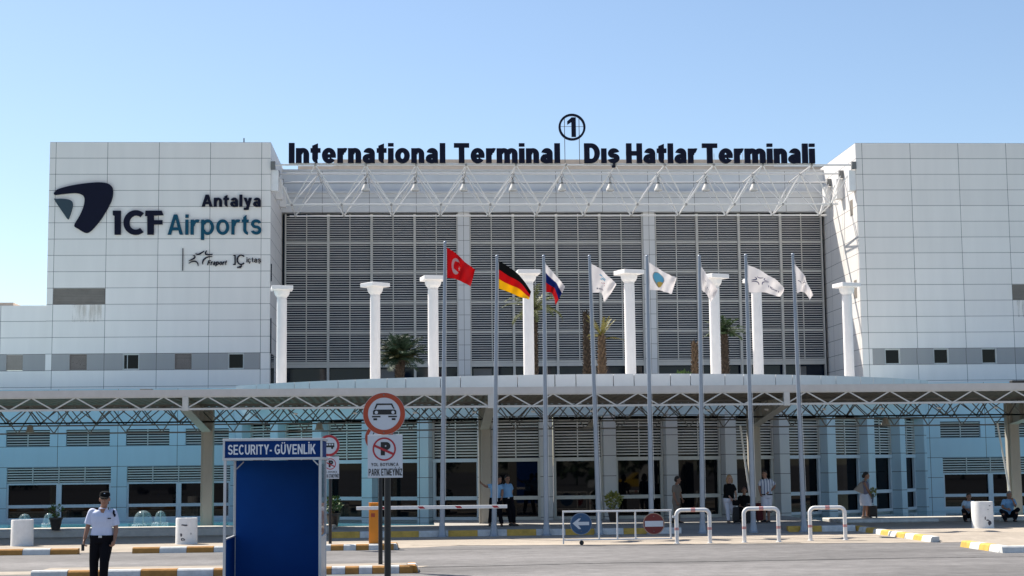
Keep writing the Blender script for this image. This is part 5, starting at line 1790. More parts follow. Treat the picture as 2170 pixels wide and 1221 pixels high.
wv = nt.nodes.new('ShaderNodeMath'); wv.operation = 'MULTIPLY'; wv.inputs[1].default_value = 11.0; nt.links.new(sx.outputs[0], wv.inputs[0])
fr = nt.nodes.new('ShaderNodeMath'); fr.operation = 'FRACT'; nt.links.new(wv.outputs[0], fr.inputs[0])
ls = nt.nodes.new('ShaderNodeMath'); ls.operation = 'LESS_THAN'; ls.inputs[1].default_value = 0.28; nt.links.new(fr.outputs[0], ls.inputs[0])
mxn = nt.nodes.new('ShaderNodeMix'); mxn.data_type = 'RGBA'; nt.links.new(ls.outputs[0], mxn.inputs['Factor'])
mxn.inputs['A'].default_value = (0.66, 0.68, 0.74, 1); mxn.inputs['B'].default_value = (0.03, 0.08, 0.22, 1)
nt.links.new(mxn.outputs['Result'], nt.nodes['Principled BSDF'].inputs['Base Color'])


def loft(mb, rings, n=16):
    """rings: (centre, right, forward) vectors already scaled to the half axes"""
    vs, fs = [], []
    for c, a, b in rings:
        for k in range(n):
            t = 2 * math.pi * k / n
            ca, sa = math.cos(t), math.sin(t)
            ca = math.copysign(abs(ca) ** 0.85, ca); sa = math.copysign(abs(sa) ** 0.85, sa)
            vs.append(c + a * ca + b * sa)
    for i in range(len(rings) - 1):
        for k in range(n):
            p, q = i * n + k, i * n + (k + 1) % n
            fs.append((p, q, q + n, p + n))
    fs.append(tuple(range(n))[::-1]); fs.append(tuple(range((len(rings) - 1) * n, len(rings) * n)))
    mb.add(vs, fs)


def hand(mb, wr, tip, palm_n, side, k=1.0, curl=0.6, thick=1.0):
    """palm, four bent fingers of unequal length and a thumb off the side of the palm"""
    d = (tip - wr).normalized()
    pn = (palm_n - d * palm_n.dot(d)).normalized()
    s = d.cross(pn) * side
    pe = wr + d * 0.085 * k
    loft(mb, [(wr, s * 0.026 * k, pn * 0.020 * k), (wr + d * 0.035 * k, s * 0.036 * k, pn * 0.017 * k), (pe, s * 0.042 * k, pn * 0.015 * k), (pe + d * 0.008 * k, s * 0.036 * k, pn * 0.011 * k)], 10)
    for j, (L, o) in enumerate(((0.070, -0.031), (0.080, -0.010), (0.074, 0.011), (0.058, 0.031))):
        p = pe + s * o * k - d * 0.012 * k
        e, pts = 0.12, [p]
        for q in range(3):
            e += curl * (0.5 + 0.3 * q)
            pts.append(pts[-1] + (d * math.cos(e) + pn * math.sin(e)) * (L * k * (0.45, 0.33, 0.26)[q] + 0.006))
        mb.path(pts, [0.0100 * k * thick, 0.0095 * k * thick, 0.0088 * k * thick, 0.0072 * k * thick], 8)
    b = wr + d * 0.03 * k - s * 0.030 * k
    mb.path([b, b - s * 0.022 * k + d * 0.022 * k + pn * 0.008, b - s * 0.028 * k + d * 0.048 * k + pn * 0.02, b - s * 0.020 * k + d * 0.068 * k + pn * 0.03], [0.013 * k, 0.0115 * k * thick, 0.0100 * k * thick, 0.0078 * k * thick], 8)


def person(lab, base, J, face=0.0, look=None, H=1.75, skin=M_SKIN, hair=M_HAIRD, hairstyle='short', shirt=M_SHIRTW, sleeve=0.6, trousers=M_TROU, tleg=1.0, shoes=M_SHOE,
           vox=0.012, skirt=None, belt=None, tank=False, girth=1.0, group=None, neckopen=0.0, curl=0.6):
    """J: joints as (px, py, depth offset in metres) seen in the photo"""
    k = H / 1.75
    P = {n: at(v[0], v[1], base.y + (v[2] if len(v) > 2 else 0.0)) for n, v in J.items()}
    t = thing('person', lab, 'person', base, group)
    F = Vector((math.sin(face), -math.cos(face), 0)); Rv = Vector((math.cos(face), math.sin(face), 0))
    lk = face if look is None else look
    HF = Vector((math.sin(lk), -math.cos(lk), 0)); HR = Vector((math.cos(lk), math.sin(lk), 0))
    pel, nk, hd = P['hip'], P['neck'], P['head']
    shm = (P['shL'] + P['shR']) / 2
    up = (shm - pel).normalized()
    fw = (F - up * F.dot(up)).normalized(); rt = up.cross(fw) * -1
    if rt.dot(Rv) < 0: rt = -rt
    half = max(0.13, abs((P['shR'] - P['shL']).dot(rt)) / 2)
    L = (shm - pel).length
    g = girth

    def torso(e, z0=-0.11, z1=1.0, nk_=True, wst=1.0):
        prof = [(-0.10, 0.150, 0.105), (0.0, 0.168, 0.115), (0.18, 0.155, 0.110), (0.38, 0.142, 0.105), (0.62, 0.160, 0.115), (0.82, 0.172, 0.112), (0.97, 0.150, 0.088)]
        r_ = []
        for z, a, b in prof:
            zz = pel + up * (L * z if z > 0 else z)
            if (L * z if z > 0 else z) < z0: continue
            aa = a * g if z < 0.75 else max(a, half * 0.92)
            r_.append((zz, rt * (aa * k + e), fw * (b * g * k + e)))
        if nk_:
            r_.append((pel + up * L * 1.06, rt * (0.095 * k + e), fw * (0.07 * k + e)))
        return r_
    # body, one continuous surface
    mb = MB()
    loft(mb, torso(0.0))
    mb.path([shm - up * 0.03, nk, hd - Vector((0, 0, 0.06 * k))], [0.07 * k, 0.056 * k, 0.052 * k], 12)
    k2 = k * 1.07
    rot = Matrix((HR, -HF, Vector((0, 0, 1)))).transposed()
    mb.ell(hd + Vector((0, 0, 0.025 * k2)), (0.074 * k2, 0.094 * k2, 0.092 * k2), 16, 12, rot)
    mb.ell(hd + HF * 0.020 * k2 - Vector((0, 0, 0.045 * k2)), (0.060 * k2, 0.070 * k2, 0.072 * k2), 14, 10, rot)
    mb.ell(hd + HF * 0.064 * k2 - Vector((0, 0, 0.098 * k2)), (0.026 * k2, 0.022 * k2, 0.020 * k2), 8, 6, rot)
    mb.path([hd + HF * 0.090 * k2 + Vector((0, 0, 0.012 * k2)), hd + HF * 0.108 * k2 - Vector((0, 0, 0.020 * k2)), hd + HF * 0.088 * k2 - Vector((0, 0, 0.032 * k2))], [0.010 * k2, 0.015 * k2, 0.013 * k2], 8)
    mb.ell(hd + HF * 0.083 * k2 - Vector((0, 0, 0.060 * k2)), (0.024 * k2, 0.010 * k2, 0.009 * k2), 8, 6, rot)
    for s in (-1, 1):
        mb.ell(hd + HR * s * 0.078 * k2 - Vector((0, 0, 0.008 * k2)), (0.011 * k2, 0.020 * k2, 0.032 * k2), 8, 6, rot)
    arms, legs = {}, {}
    for S, s in (('L', -1), ('R', 1)):
        a, b, c = P['sh' + S], P['el' + S], P['wr' + S]
        arms[S] = (a, b, c)
        mb.path([a, a.lerp(b, 0.4), b.lerp(a, 0.08), b.lerp(c, 0.2), c], [0.056 * k, 0.050 * k, 0.040 * k, 0.042 * k, 0.027 * k], 12)
        tip = P['ha' + S] if 'ha' + S in P else c + (c - b).normalized() * 0.17
        inward = (pel - c); inward.z = 0
        if inward.length < 0.05: inward = F * -1
        hand(mb, c, tip, (inward.normalized() + F * 0.3), s * (1 if inward.dot(rt) * s < 0 else -1), k, curl, 1.0 if vox < 0.01 else 1.15)
        hp, kn, an = P['hip' + S], P['kn' + S], P['an' + S]
        legs[S] = (hp, kn, an)
        mb.path([hp, hp.lerp(kn, 0.4), kn, kn.lerp(an, 0.3), an], [0.088 * k, 0.078 * k, 0.055 * k, 0.056 * k, 0.038 * k], 12)
        tf = P['to' + S] - an if 'to' + S in P else F * 0.14
        tf.z = 0; tf = tf.normalized()
        mb.path([an - tf * 0.03, an + tf * 0.06 - Vector((0, 0, 0.035)), an + tf * 0.15 - Vector((0, 0, 0.05))], [0.036, 0.034, 0.024], 10)
        # shoe
        sm = MB()
        zf = an.z - 0.085
        sd = tf.cross(Vector((0, 0, 1)))
        z1 = Vector((0, 0, 1))
        def slice_(o, w, lo, hi): return (Vector((an.x, an.y, 0)) + tf * o + z1 * ((lo + hi) / 2), sd * w, z1 * ((hi - lo) / 2))
        loft(sm, [slice_(-0.075, 0.022, zf + 0.01, zf + 0.06), slice_(-0.055, 0.036, zf, zf + 0.085), slice_(0.02, 0.042, zf, zf + 0.10), slice_(0.09, 0.048, zf, zf + 0.062), slice_(0.15, 0.046, zf, zf + 0.045), slice_(0.185, 0.025, zf + 0.004, zf + 0.03)], 12)
        sm.build('shoe', shoes, t, True)
    me = remesh(mb, vox)
    me.transform(Matrix.Translation(-base))
    put(me, 'body', skin, t)
    # shirt
    if shirt is not None:
        mb = MB()
        rg = torso(0.022, z0=-0.02 if belt else -0.11)
        loft(mb, rg)
        if neckopen < 0.5: mb.path([shm - up * 0.02, shm.lerp(nk, 0.75)], [0.088 * k, 0.070 * k], 14)
        if not tank:
            for S in 'LR':
                a, b, c = arms[S]
                e = a.lerp(b, sleeve)
                i_ = a.lerp(shm, 0.5) - up * 0.03
                ao = a - (a - shm).normalized() * 0.012
                mb.path([i_, a.lerp(shm, 0.22) - up * 0.008, ao.lerp(b, 0.10), a.lerp(b, sleeve * 0.55), e], [0.045 * k, 0.060 * k, 0.070 * k, 0.070 * k, 0.074 * k], 14)
                mb.ell(ao - up * 0.012, (0.068 * k, 0.068 * k, 0.066 * k), 14, 10)
        me = remesh(mb, vox)
        me.transform(Matrix.Translation(-base))
        so = put(me, 'shirt', shirt, t)
    # trousers, skirt
    if trousers is not None:
        mb = MB()
        loft(mb, [q for q in torso(0.028, nk_=False) if (q[0] - pel).dot(up) < 0.02] + [(pel + up * 0.03, rt * (0.165 * g * k + 0.027), fw * (0.113 * g * k + 0.027))])
        for S in 'LR':
            hp, kn, an = legs[S]
            pts = [hp, hp.lerp(kn, 0.4), kn, kn.lerp(an, 0.45), an - (an - kn).normalized() * 0.015]
            rad = [0.108 * k * g, 0.098 * k * g, 0.078 * k, 0.072 * k, 0.070 * k]
            if tleg < 1:
                pts = [hp, hp.lerp(kn, 0.5), kn.lerp(an, tleg)]; rad = [0.112 * k * g, 0.105 * k * g, 0.088 * k]
            mb.path(pts, rad, 14)
            if tleg == 1: mb.ell(kn, (0.077 * k,) * 3, 12, 8)
            mb.ell(hp, (0.105 * k * g,) * 3, 12, 8)
        me = remesh(mb, vox)
        me.transform(Matrix.Translation(-base))
        put(me, 'trousers', trousers, t)
    if skirt is not None:
        mb = MB()
        km = (P['knL'] + P['knR']) / 2
        dn = (km - pel)
        loft(mb, [(pel + up * 0.09, rt * 0.155, fw * 0.125), (pel, rt * 0.19, fw * 0.165), (pel + dn * 0.45, rt * 0.20, fw * 0.20), (pel + dn * 0.95, rt * 0.185, fw * 0.185)], 20)
        mb.build('skirt', skirt, t, True)
    if belt is not None:
        mb = MB()
        c0 = pel + up * 0.012
        loft(mb, [(c0 - up * 0.02, rt * (0.168 * g * k + 0.030), fw * (0.115 * g * k + 0.030)), (c0 + up * 0.02, rt * (0.168 * g * k + 0.031), fw * (0.115 * g * k + 0.031))], 20)
        mb.build('belt', M_TOPB, t, True)
        c1 = c0 + fw * (0.115 * g * k + 0.036)
        mb = MB(); loft(mb, [(c1 - up * 0.02, rt * 0.03, fw * 0.006), (c1 + up * 0.02, rt * 0.03, fw * 0.006)], 8)
        mb.build('buckle', M_ALU, t)
    # hair or cap
    mb = MB()
    top = hd + Vector((0, 0, 0.034 * k2)) - HF * 0.012
    if hairstyle == 'short':
        mb.ell(top + Vector((0, 0, 0.012)), (0.079 * k2, 0.096 * k2, 0.088 * k2), 16, 12, rot)
        mb.ell(top - HF * 0.03 - Vector((0, 0, 0.03)), (0.077 * k2, 0.075 * k2, 0.085 * k2), 14, 10, rot)
    elif hairstyle == 'long':
        mb.ell(top + Vector((0, 0, 0.014)) - HF * 0.008, (0.086 * k2, 0.100 * k2, 0.092 * k2), 16, 12, rot)
        for s in (-1, 1):
            mb.path([top + HR * s * 0.062, top + HR * s * 0.085 - Vector((0, 0, 0.10)) , top + HR * s * 0.080 - Vector((0, 0, 0.19))], [0.042, 0.042, 0.022], 10)
        mb.path([top - HF * 0.05, top - HF * 0.07 - Vector((0, 0, 0.12)), top - HF * 0.06 - Vector((0, 0, 0.20))], [0.075, 0.07, 0.04], 12)
    elif hairstyle == 'bun':
        mb.ell(top + Vector((0, 0, 0.012)) - HF * 0.006, (0.081 * k2, 0.098 * k2, 0.090 * k2), 16, 12, rot)
        mb.ell(top - HF * 0.085 - Vector((0, 0, 0.05)), (0.055, 0.06, 0.07), 12, 8, rot)
    if hairstyle in ('short', 'long', 'bun'):
        me = remesh(mb, vox * 0.8)
        me.transform(Matrix.Translation(-base))
        put(me, 'hair', hair, t)
    if hairstyle == 'cap':
        mb.ell(top - HF * 0.03 - Vector((0, 0, 0.03)), (0.076 * k2, 0.072 * k2, 0.080 * k2), 14, 10, rot)
        mb.build('hair', hair, t, True)
        mb = MB()
        ct = hd + Vector((0, 0, 0.045 * k2))
        prof = [(ct, 1.0), (ct + Vector((0, 0, 0.035)), 0.99), (ct + Vector((0, 0, 0.07)), 0.85), (ct + Vector((0, 0, 0.088)), 0.5), (ct + Vector((0, 0, 0.093)), 0.05)]
        loft(mb, [(c, HR * 0.084 * k2 * q, HF * 0.102 * k2 * q) for c, q in prof], 18)
        cp = mb.build('cap', M_TOPB, t, True)
        mb = MB()
        loft(mb, [(ct + HF * 0.07 + Vector((0, 0, 0.008)), HR * 0.082, Vector((0, 0, 0.006))), (ct + HF * 0.125 - Vector((0, 0, 0.012)), HR * 0.076, Vector((0, 0, 0.006))), (ct + HF * 0.175 - Vector((0, 0, 0.034)), HR * 0.045, Vector((0, 0, 0.005)))], 12)
        mb.build('peak', M_TOPB, cp, True)
        mb = MB(); mb.ell(ct + HF * 0.098 + Vector((0, 0, 0.04)), (0.024, 0.008, 0.02), 10, 6, rot); mb.build('badge', M_SW, cp, True)
        mb = MB()
        for s in (-1, 1): mb.ell(hd + HF * 0.088 * k2 + HR * s * 0.033 + Vector((0, 0, 0.016)), (0.029, 0.012, 0.021), 12, 8, rot)
        mb.path([hd + HR * -0.08 + HF * 0.02 + Vector((0, 0, 0.02)), hd + HF * 0.094 * k2 + HR * -0.06 + Vector((0, 0, 0.024)), hd + HF * 0.103 * k2 + Vector((0, 0, 0.024)), hd + HF * 0.094 * k2 + HR * 0.06 + Vector((0, 0, 0.024)), hd + HR * 0.08 + HF * 0.02 + Vector((0, 0, 0.02))], 0.005, 6)
        mb.build('sunglasses', M_BLACK, t, True)
    else:
        for s in (-1, 1):
            MB().ell(hd + HF * 0.084 * k2 + HR * s * 0.031 + Vector((0, 0, 0.010)), (0.013, 0.007, 0.007), 8, 6, rot).build('eye', M_HAIRD, t, True)
            MB().ell(hd + HF * 0.088 * k2 + HR * s * 0.031 + Vector((0, 0, 0.028)), (0.018, 0.005, 0.004), 8, 4, rot).build('eyebrow', hair, t, True)
    MB().ell(hd + HF * 0.089 * k2 - Vector((0, 0, 0.060 * k2)), (0.023, 0.008, 0.006), 8, 6, rot).build('lips', mat('lips', (0.25, 0.09, 0.07), 0.5), t, True)
    return t, P


# guard walking towards the camera
gb = gp(214, 1258)
G, GP = person('security guard in white short sleeve shirt, black trousers, cap and sunglasses, walking at the left', gb, dict(
    head=(222, 1058), neck=(220, 1074), shL=(194, 1084), shR=(241, 1085), elL=(186, 1118), elR=(246, 1121), wrL=(179, 1143, -0.06), wrR=(243, 1144, -0.10), haL=(176, 1160, -0.10), haR=(240, 1160, -0.16),
    hip=(216, 1138), hipL=(205, 1145), hipR=(226, 1145), knL=(199, 1190), knR=(221, 1192, -0.14), anL=(199, 1246, 0.06), anR=(218, 1248, -0.10)),
    H=1.80, vox=0.0085, hairstyle='cap', belt=True, sleeve=0.80, look=0.12, girth=1.06, curl=0.85)
# details of the uniform
nk_ = GP['neck']
mb = MB()
mb.prism([(nk_.x - 0.045, nk_.z - 0.035), (nk_.x + 0.045, nk_.z - 0.035), (nk_.x + 0.008, nk_.z - 0.145), (nk_.x - 0.004, nk_.z - 0.145)], nk_.y - 0.118, nk_.y - 0.06)
mb.build('open_neck', M_SKIN, G)
def on_chest(px, py, dy=-0.155): return at(px, py, gb.y + dy)
a, b = on_chest(228, 1100), on_chest(235, 1097.5)
MB().box(a.x, b.x, a.y - 0.004, a.y + 0.02, a.z, b.z).build('name_tag', M_NAVY, G)
for (px, py, w_, h_) in ((241, 1086, 0.02, 0.045), (243, 1092, 0.02, 0.03)):
    c = at(px, py, gb.y - 0.075)
    MB().ell(c, (w_, 0.016, h_), 8, 6).build('arm_badge', M_NAVY, G, True)
for s in (-1, 1):
    n_ = GP['neck']
    mb = MB()
    c = n_ + Vector((s * 0.045, -0.085, -0.045))
    mb.add([c + Vector((-s * 0.045, -0.005, -0.045)), c + Vector((s * 0.03, 0.01, 0.035)), c + Vector((s * 0.045, 0.03, -0.02)), c + Vector((-s * 0.01, -0.012, -0.075))], [(0, 1, 2, 3)])
    mb.add([v + Vector((0, 0.012, 0)) for v in mb.v], [(3, 2, 1, 0)])
    mb.build('collar', M_SHIRTW, G)
for (px0, px1, py) in ((198, 206, 1094), (226, 236, 1095)):
    a, b = on_chest(px0, py + 1, -0.148), on_chest(px1, py, -0.148)
c = GP['haL']
tR = thing('radio', 'small black radio held in the guard’s hand', 'radio', (c.x, c.y - 0.02, c.z - 0.07))
MB().rbox(c.x - 0.025, c.x + 0.025, c.y - 0.035, c.y + 0.0, c.z - 0.06, c.z + 0.06, 0.006).build('case', M_BLACK, tR)
MB().tube((c.x + 0.015, c.y - 0.02, c.z + 0.06), (c.x + 0.015, c.y - 0.02, c.z + 0.12), 0.005).build('aerial', M_BLACK, tR)

# two officers leaning by the second flagpole
ob = gp(1048, 1116, 0.18); ob.y = min(ob.y, 52.6); ob.x = at(1048, 1100, ob.y).x
person('officer in light blue shirt mostly behind the second flagpole, one arm stretched to the post', ob, dict(
    head=(1058, 1017), neck=(1054, 1025), shL=(1040, 1029), shR=(1062, 1030), elL=(1031, 1032, -0.02), elR=(1065, 1042, -0.05), wrL=(1022, 1026, -0.05), wrR=(1064, 1053, -0.12),
    hip=(1050, 1057), hipL=(1043, 1060), hipR=(1057, 1060), knL=(1041, 1084, -0.05), knR=(1059, 1085, -0.1), anL=(1038, 1109, 0.05), anR=(1063, 1111, -0.12)),
    H=1.72, shirt=M_SHIRTB, sleeve=0.65, look=0.5, belt=True)
ob = gp(1079, 1115, 0.18); ob.y = min(ob.y, 52.6); ob.x = at(1079, 1100, ob.y).x
person('officer in light blue shirt leaning back with hands behind him, right of the second flagpole', ob, dict(
    head=(1075, 1015), neck=(1075, 1024), shL=(1064, 1029), shR=(1082, 1028), elL=(1062, 1043, 0.05), elR=(1085, 1043, 0.06), wrL=(1066, 1054, 0.10), wrR=(1080, 1055, 0.14),
    hip=(1076, 1056), hipL=(1071, 1059), hipR=(1082, 1059), knL=(1078, 1084, -0.10), knR=(1088, 1083, -0.06), anL=(1083, 1109, -0.16), anR=(1089, 1109, -0.02), toL=(1095, 1111, -0.25), toR=(1101, 1110, -0.12)),
    H=1.70, shirt=M_SHIRTB, sleeve=0.65, face=0.15, look=0.35, belt=True)
# man in khaki, seen from the side
kb = gp(1434, 1109, 0.18); kb.y = min(kb.y, 52.2); kb.x = at(1434, 1100, kb.y).x
person('man in khaki shirt and trousers standing in profile behind the first hoop barrier', kb, dict(
    head=(1436, 1017), neck=(1434, 1026), shL=(1428, 1031, -0.14), shR=(1438, 1031, 0.16), elL=(1428, 1049, -0.17), elR=(1442, 1048, 0.17), wrL=(1434, 1064, -0.2), wrR=(1446, 1058, 0.15),
    hip=(1433, 1062), hipL=(1432, 1065, -0.09), hipR=(1434, 1065, 0.09), knL=(1432, 1084, -0.09), knR=(1437, 1084, 0.09), anL=(1428, 1103, -0.09), anR=(1438, 1104, 0.09)),
    H=1.66, shirt=M_KHAKI, sleeve=0.7, trousers=M_KHAKI, face=1.25, look=1.3)
# blonde woman
wb = gp(1549, 1109, 0.18); wb.y = min(wb.y, 52.2); wb.x = at(1549, 1100, wb.y).x
W_, WP = person('blonde woman in black top and white trousers standing by the sixth flagpole', wb, dict(
    head=(1546, 1015), neck=(1545, 1023), shL=(1537, 1029), shR=(1554, 1029), elL=(1538, 1044, -0.02), elR=(1559, 1045, -0.03), wrL=(1549, 1056, -0.17), wrR=(1560, 1054, -0.18),
    hip=(1544, 1058), hipL=(1539, 1061), hipR=(1550, 1061), knL=(1542, 1081, -0.06), knR=(1552, 1081, 0.0), anL=(1544, 1104, -0.05), anR=(1561, 1101, 0.05), toR=(1570, 1104, 0.0)),
    H=1.66, skin=M_SKINP, hair=M_HAIRB, hairstyle='long', shirt=M_TOPB, sleeve=0.7, trousers=M_WTR, shoes=M_SANDAL, face=0.2, look=0.15, girth=1.08)
c = WP['wrR']
hb = thing('handbag', 'black handbag hanging from the blonde woman’s hands', 'handbag', (c.x, c.y - 0.05, c.z - 0.28))
MB().rbox(c.x - 0.14, c.x + 0.10, c.y - 0.09, c.y - 0.01, c.z - 0.26, c.z - 0.08, 0.03).build('pouch', M_TOPB, hb)
MB().path([(c.x - 0.1, c.y - 0.05, c.z - 0.09), (c.x - 0.05, c.y - 0.05, c.z + 0.0), (c.x + 0.02, c.y - 0.05, c.z + 0.0), (c.x + 0.06, c.y - 0.05, c.z - 0.09)], 0.008, 6).build('strap', M_TOPB, hb)
# person in black sitting among the luggage
sb_ = gp(1577, 1108, 0.18); sb_.y = min(sb_.y, 52.8); sb_.x = at(1577, 1100, sb_.y).x
person('person in black sitting on dark luggage beside the canopy post', sb_, dict(
    head=(1577, 1040), neck=(1577, 1048), shL=(1568, 1053), shR=(1586, 1053), elL=(1565, 1068, -0.06), elR=(1588, 1068, -0.06), wrL=(1571, 1075, -0.28), wrR=(1584, 1075, -0.28),
    hip=(1577, 1079), hipL=(1572, 1081, -0.02), hipR=(1582, 1081, -0.02), knL=(1570, 1079, -0.42), knR=(1584, 1079, -0.42), anL=(1571, 1102, -0.45), anR=(1583, 1102, -0.45)),
    H=1.65, shirt=M_TOPB, sleeve=1.0, trousers=M_TOPB, hair=mat('hair_reddish', (0.10, 0.04, 0.03), 0.6), look=-0.2)


def suitcase(lab, px, py, z, w_, d_, h_, M, ymax=53, handle=True, grp='luggage standing by the travellers'):
    p = gp(px, py, z); p.y = min(p.y, ymax); p.x = at(px, py, p.y).x
    t = thing('suitcase', lab, 'suitcase', (p.x, p.y, z), grp)
    MB().rbox(p.x - w_ / 2, p.x + w_ / 2, p.y - d_ / 2, p.y + d_ / 2, z + 0.04, z + h_, 0.03).build('case', M, t)
    for s in (-1, 1): MB().prism(circ(p.x + s * w_ * 0.38, z + 0.03, 0.03, 12), p.y - d_ / 2 + 0.01, p.y - d_ / 2 + 0.04).build('wheel', M_BLACK, t)
    MB().box(p.x - w_ * 0.4, p.x + w_ * 0.4, p.y - d_ / 2 - 0.012, p.y - d_ / 2 - 0.001, z + h_ * 0.2, z + h_ * 0.62).build('front_pocket', M, t)
    if handle:
        MB().path([(p.x - w_ * 0.2, p.y, z + h_ - 0.01), (p.x - w_ * 0.2, p.y, z + h_ + 0.05), (p.x + w_ * 0.2, p.y, z + h_ + 0.05), (p.x + w_ * 0.2, p.y, z + h_ - 0.01)], 0.01, 6).build('handle', M_STEELD, t)
    return t


M_CASE = mat('case_black', (0.012, 0.012, 0.015), 0.6, var=0.15)
M_CASEB = mat('case_brown', (0.022, 0.013, 0.010), 0.6, var=0.15)
M_CASER = mat('case_red', (0.13, 0.01, 0.016), 0.6, var=0.1)
suitcase('black suitcase under the seated person in black', 1577, 1106, 0.18, 0.5, 0.28, 0.42, M_CASE, 52.9, False)
suitcase('black suitcase at the blonde woman’s feet', 1563, 1109, 0.18, 0.30, 0.22, 0.52, M_CASE, 52.6)
suitcase('black suitcase leaning near the seventh flagpole', 1588, 1110, 0.18, 0.30, 0.22, 0.60, M_CASE, 52.2)
suitcase('dark red suitcase behind the man in a striped shirt', 1612, 1106, 0.18, 0.30, 0.22, 0.62, M_CASER, 53.0)
# man in striped shirt
mbase = gp(1625, 1107, 0.18); mbase.y = min(mbase.y, 52.2); mbase.x = at(1625, 1100, mbase.y).x
person('man in blue striped shirt and white cropped trousers, one hand on his hip', mbase, dict(
    head=(1620, 1005), neck=(1622, 1013), shL=(1613, 1019), shR=(1633, 1018), elL=(1609, 1033, 0.02), elR=(1643, 1031, 0.04), wrL=(1611, 1045, -0.08), wrR=(1631, 1043, -0.10),
    hip=(1624, 1049), hipL=(1619, 1052), hipR=(1630, 1052), knL=(1620, 1077, -0.05), knR=(1629, 1078, -0.02), anL=(1620, 1101, 0.0), anR=(1629, 1102, -0.02), toL=(1612, 1103, -0.12), toR=(1624, 1104, -0.15)),
    H=1.74, shirt=M_STRIPE, sleeve=0.75, trousers=M_WTR, tleg=0.22, face=-0.25, look=-0.5, belt=True, shoes=M_SHOE, girth=1.05)
# woman in profile with bag, flowers and suitcase
yb2 = gp(1835, 1098, 0.25); yb2.y = 52.85; yb2.x = at(1835, 1098, 52.85).x; yb2.z = 0.25
V_, VP = person('woman in grey sleeveless top and pale skirt seen in profile, on the pool rim', yb2, dict(
    head=(1836, 1008), neck=(1834, 1017), shL=(1831, 1022, -0.14), shR=(1835, 1022, 0.14), elL=(1838, 1037, -0.16), elR=(1840, 1037, 0.14), wrL=(1845, 1050, -0.15), wrR=(1847, 1049, 0.08),
    hip=(1833, 1050), hipL=(1833, 1053, -0.08), hipR=(1834, 1053, 0.08), knL=(1832, 1073, -0.08), knR=(1838, 1073, 0.08), anL=(1830, 1093, -0.08), anR=(1837, 1093, 0.08)),
    H=1.60, hairstyle='bun', shirt=M_TANK, tank=True, trousers=None, skirt=M_WTR, face=1.35, look=1.35, shoes=M_SANDAL, girth=1.05, neckopen=1)
c = at(1820, 1033, 52.75)
hb = thing('shoulder_bag', 'beige shoulder bag at the back of the woman in the pale skirt', 'bag', (c.x, 52.75, c.z - 0.2))
mb = MB(); mb.add([(c.x - 0.16, 52.70, c.z - 0.08), (c.x + 0.14, 52.70, c.z - 0.22), (c.x + 0.17, 52.72, c.z + 0.12), (c.x + 0.08, 52.72, c.z + 0.18), (c.x - 0.16, 52.84, c.z - 0.08), (c.x + 0.14, 52.84, c.z - 0.22), (c.x + 0.17, 52.82, c.z + 0.12), (c.x + 0.08, 52.82, c.z + 0.18)],
                  [(0, 1, 2, 3), (7, 6, 5, 4), (0, 4, 5, 1), (1, 5, 6, 2), (2, 6, 7, 3), (3, 7, 4, 0)])
mb.build('pouch', mat('bag_beige', (0.30, 0.25, 0.21), 0.8), hb)
MB().path([(c.x + 0.1, 52.77, c.z + 0.16), (VP['shL'].x - 0.02, 52.70, VP['shL'].z + 0.09), (VP['shL'].x + 0.06, 52.72, VP['shL'].z + 0.02)], 0.012, 6).build('strap', mat('bag_beige', (0.3, 0.25, 0.21)), hb)
c = VP['wrL']
fl = thing('flower_bunch', 'yellow green bunch of leaves held by the woman in the pale skirt', 'flowers', (c.x + 0.08, c.y, c.z - 0.1))
mb = MB(); bush(mb, (c.x + 0.09, c.y, c.z + 0.10), (0.08, 0.08, 0.15), 150, 0.07, random.Random(3)); mb.build('leaves', M_LEAFY, fl)
MB().tube((c.x + 0.05, c.y - 0.01, c.z - 0.25), (c.x + 0.08, c.y, c.z + 0.05), 0.028, 0.04).build('wrapper', mat('wrapper', (0.06, 0.08, 0.14), 0.5), fl)
suitcase('dark brown suitcase on the pool rim before the woman in the pale skirt', 1849, 1097, 0.25, 0.30, 0.22, 0.40, M_CASEB, 52.95, True)
# two men crouching by the right hand drum
for (lab, fx, J, lkk) in (('crouching man in pale blue shirt partly behind the right hand white drum', 2052,
                      dict(head=(2053, 1053), neck=(2053, 1061, 0.0), shL=(2043, 1064), shR=(2063, 1064), elL=(2041, 1077, -0.18), elR=(2064, 1077, -0.18), wrL=(2049, 1080, -0.42), wrR=(2058, 1080, -0.42),
                           hip=(2053, 1090, 0.14), hipL=(2047, 1092, 0.1), hipR=(2059, 1092, 0.1), knL=(2042, 1082, -0.34), knR=(2064, 1082, -0.34), anL=(2046, 1102, -0.12), anR=(2060, 1102, -0.12)), -0.1),
                     ('crouching man in blue shirt at the far right, one hand raised to his chin', 2139,
                      dict(head=(2139, 1049), neck=(2138, 1057), shL=(2127, 1061), shR=(2148, 1060), elL=(2124, 1076, -0.16), elR=(2152, 1074, -0.26), wrL=(2134, 1079, -0.38), wrR=(2146, 1060, -0.22), haR=(2143, 1055, -0.16),
                           hip=(2138, 1089, 0.14), hipL=(2132, 1091, 0.1), hipR=(2145, 1091, 0.1), knL=(2122, 1083, -0.32), knR=(2157, 1080, -0.32), anL=(2131, 1102, -0.12), anR=(2150, 1101, -0.12)), 0.15)):
    cb = gp(fx, 1105.5, 0.13)
    person(lab, cb, J, H=1.66, shirt=M_SHIRTB if fx > 2100 else mat('shirt_pale_blue', (0.42, 0.55, 0.68), 0.8, bump=0.3, bscale=14), sleeve=0.7, look=lkk, hair=M_HAIRG if fx > 2100 else M_HAIRD, trousers=mat('trousers_dark', (0.012, 0.012, 0.018), 0.95, spec=0.08), group=None)


# ------------------------------------------------------------------ car park behind the photographer (seen in the window glass)
M_TYRE = mat('tyre', (0.012, 0.012, 0.012), 0.8)


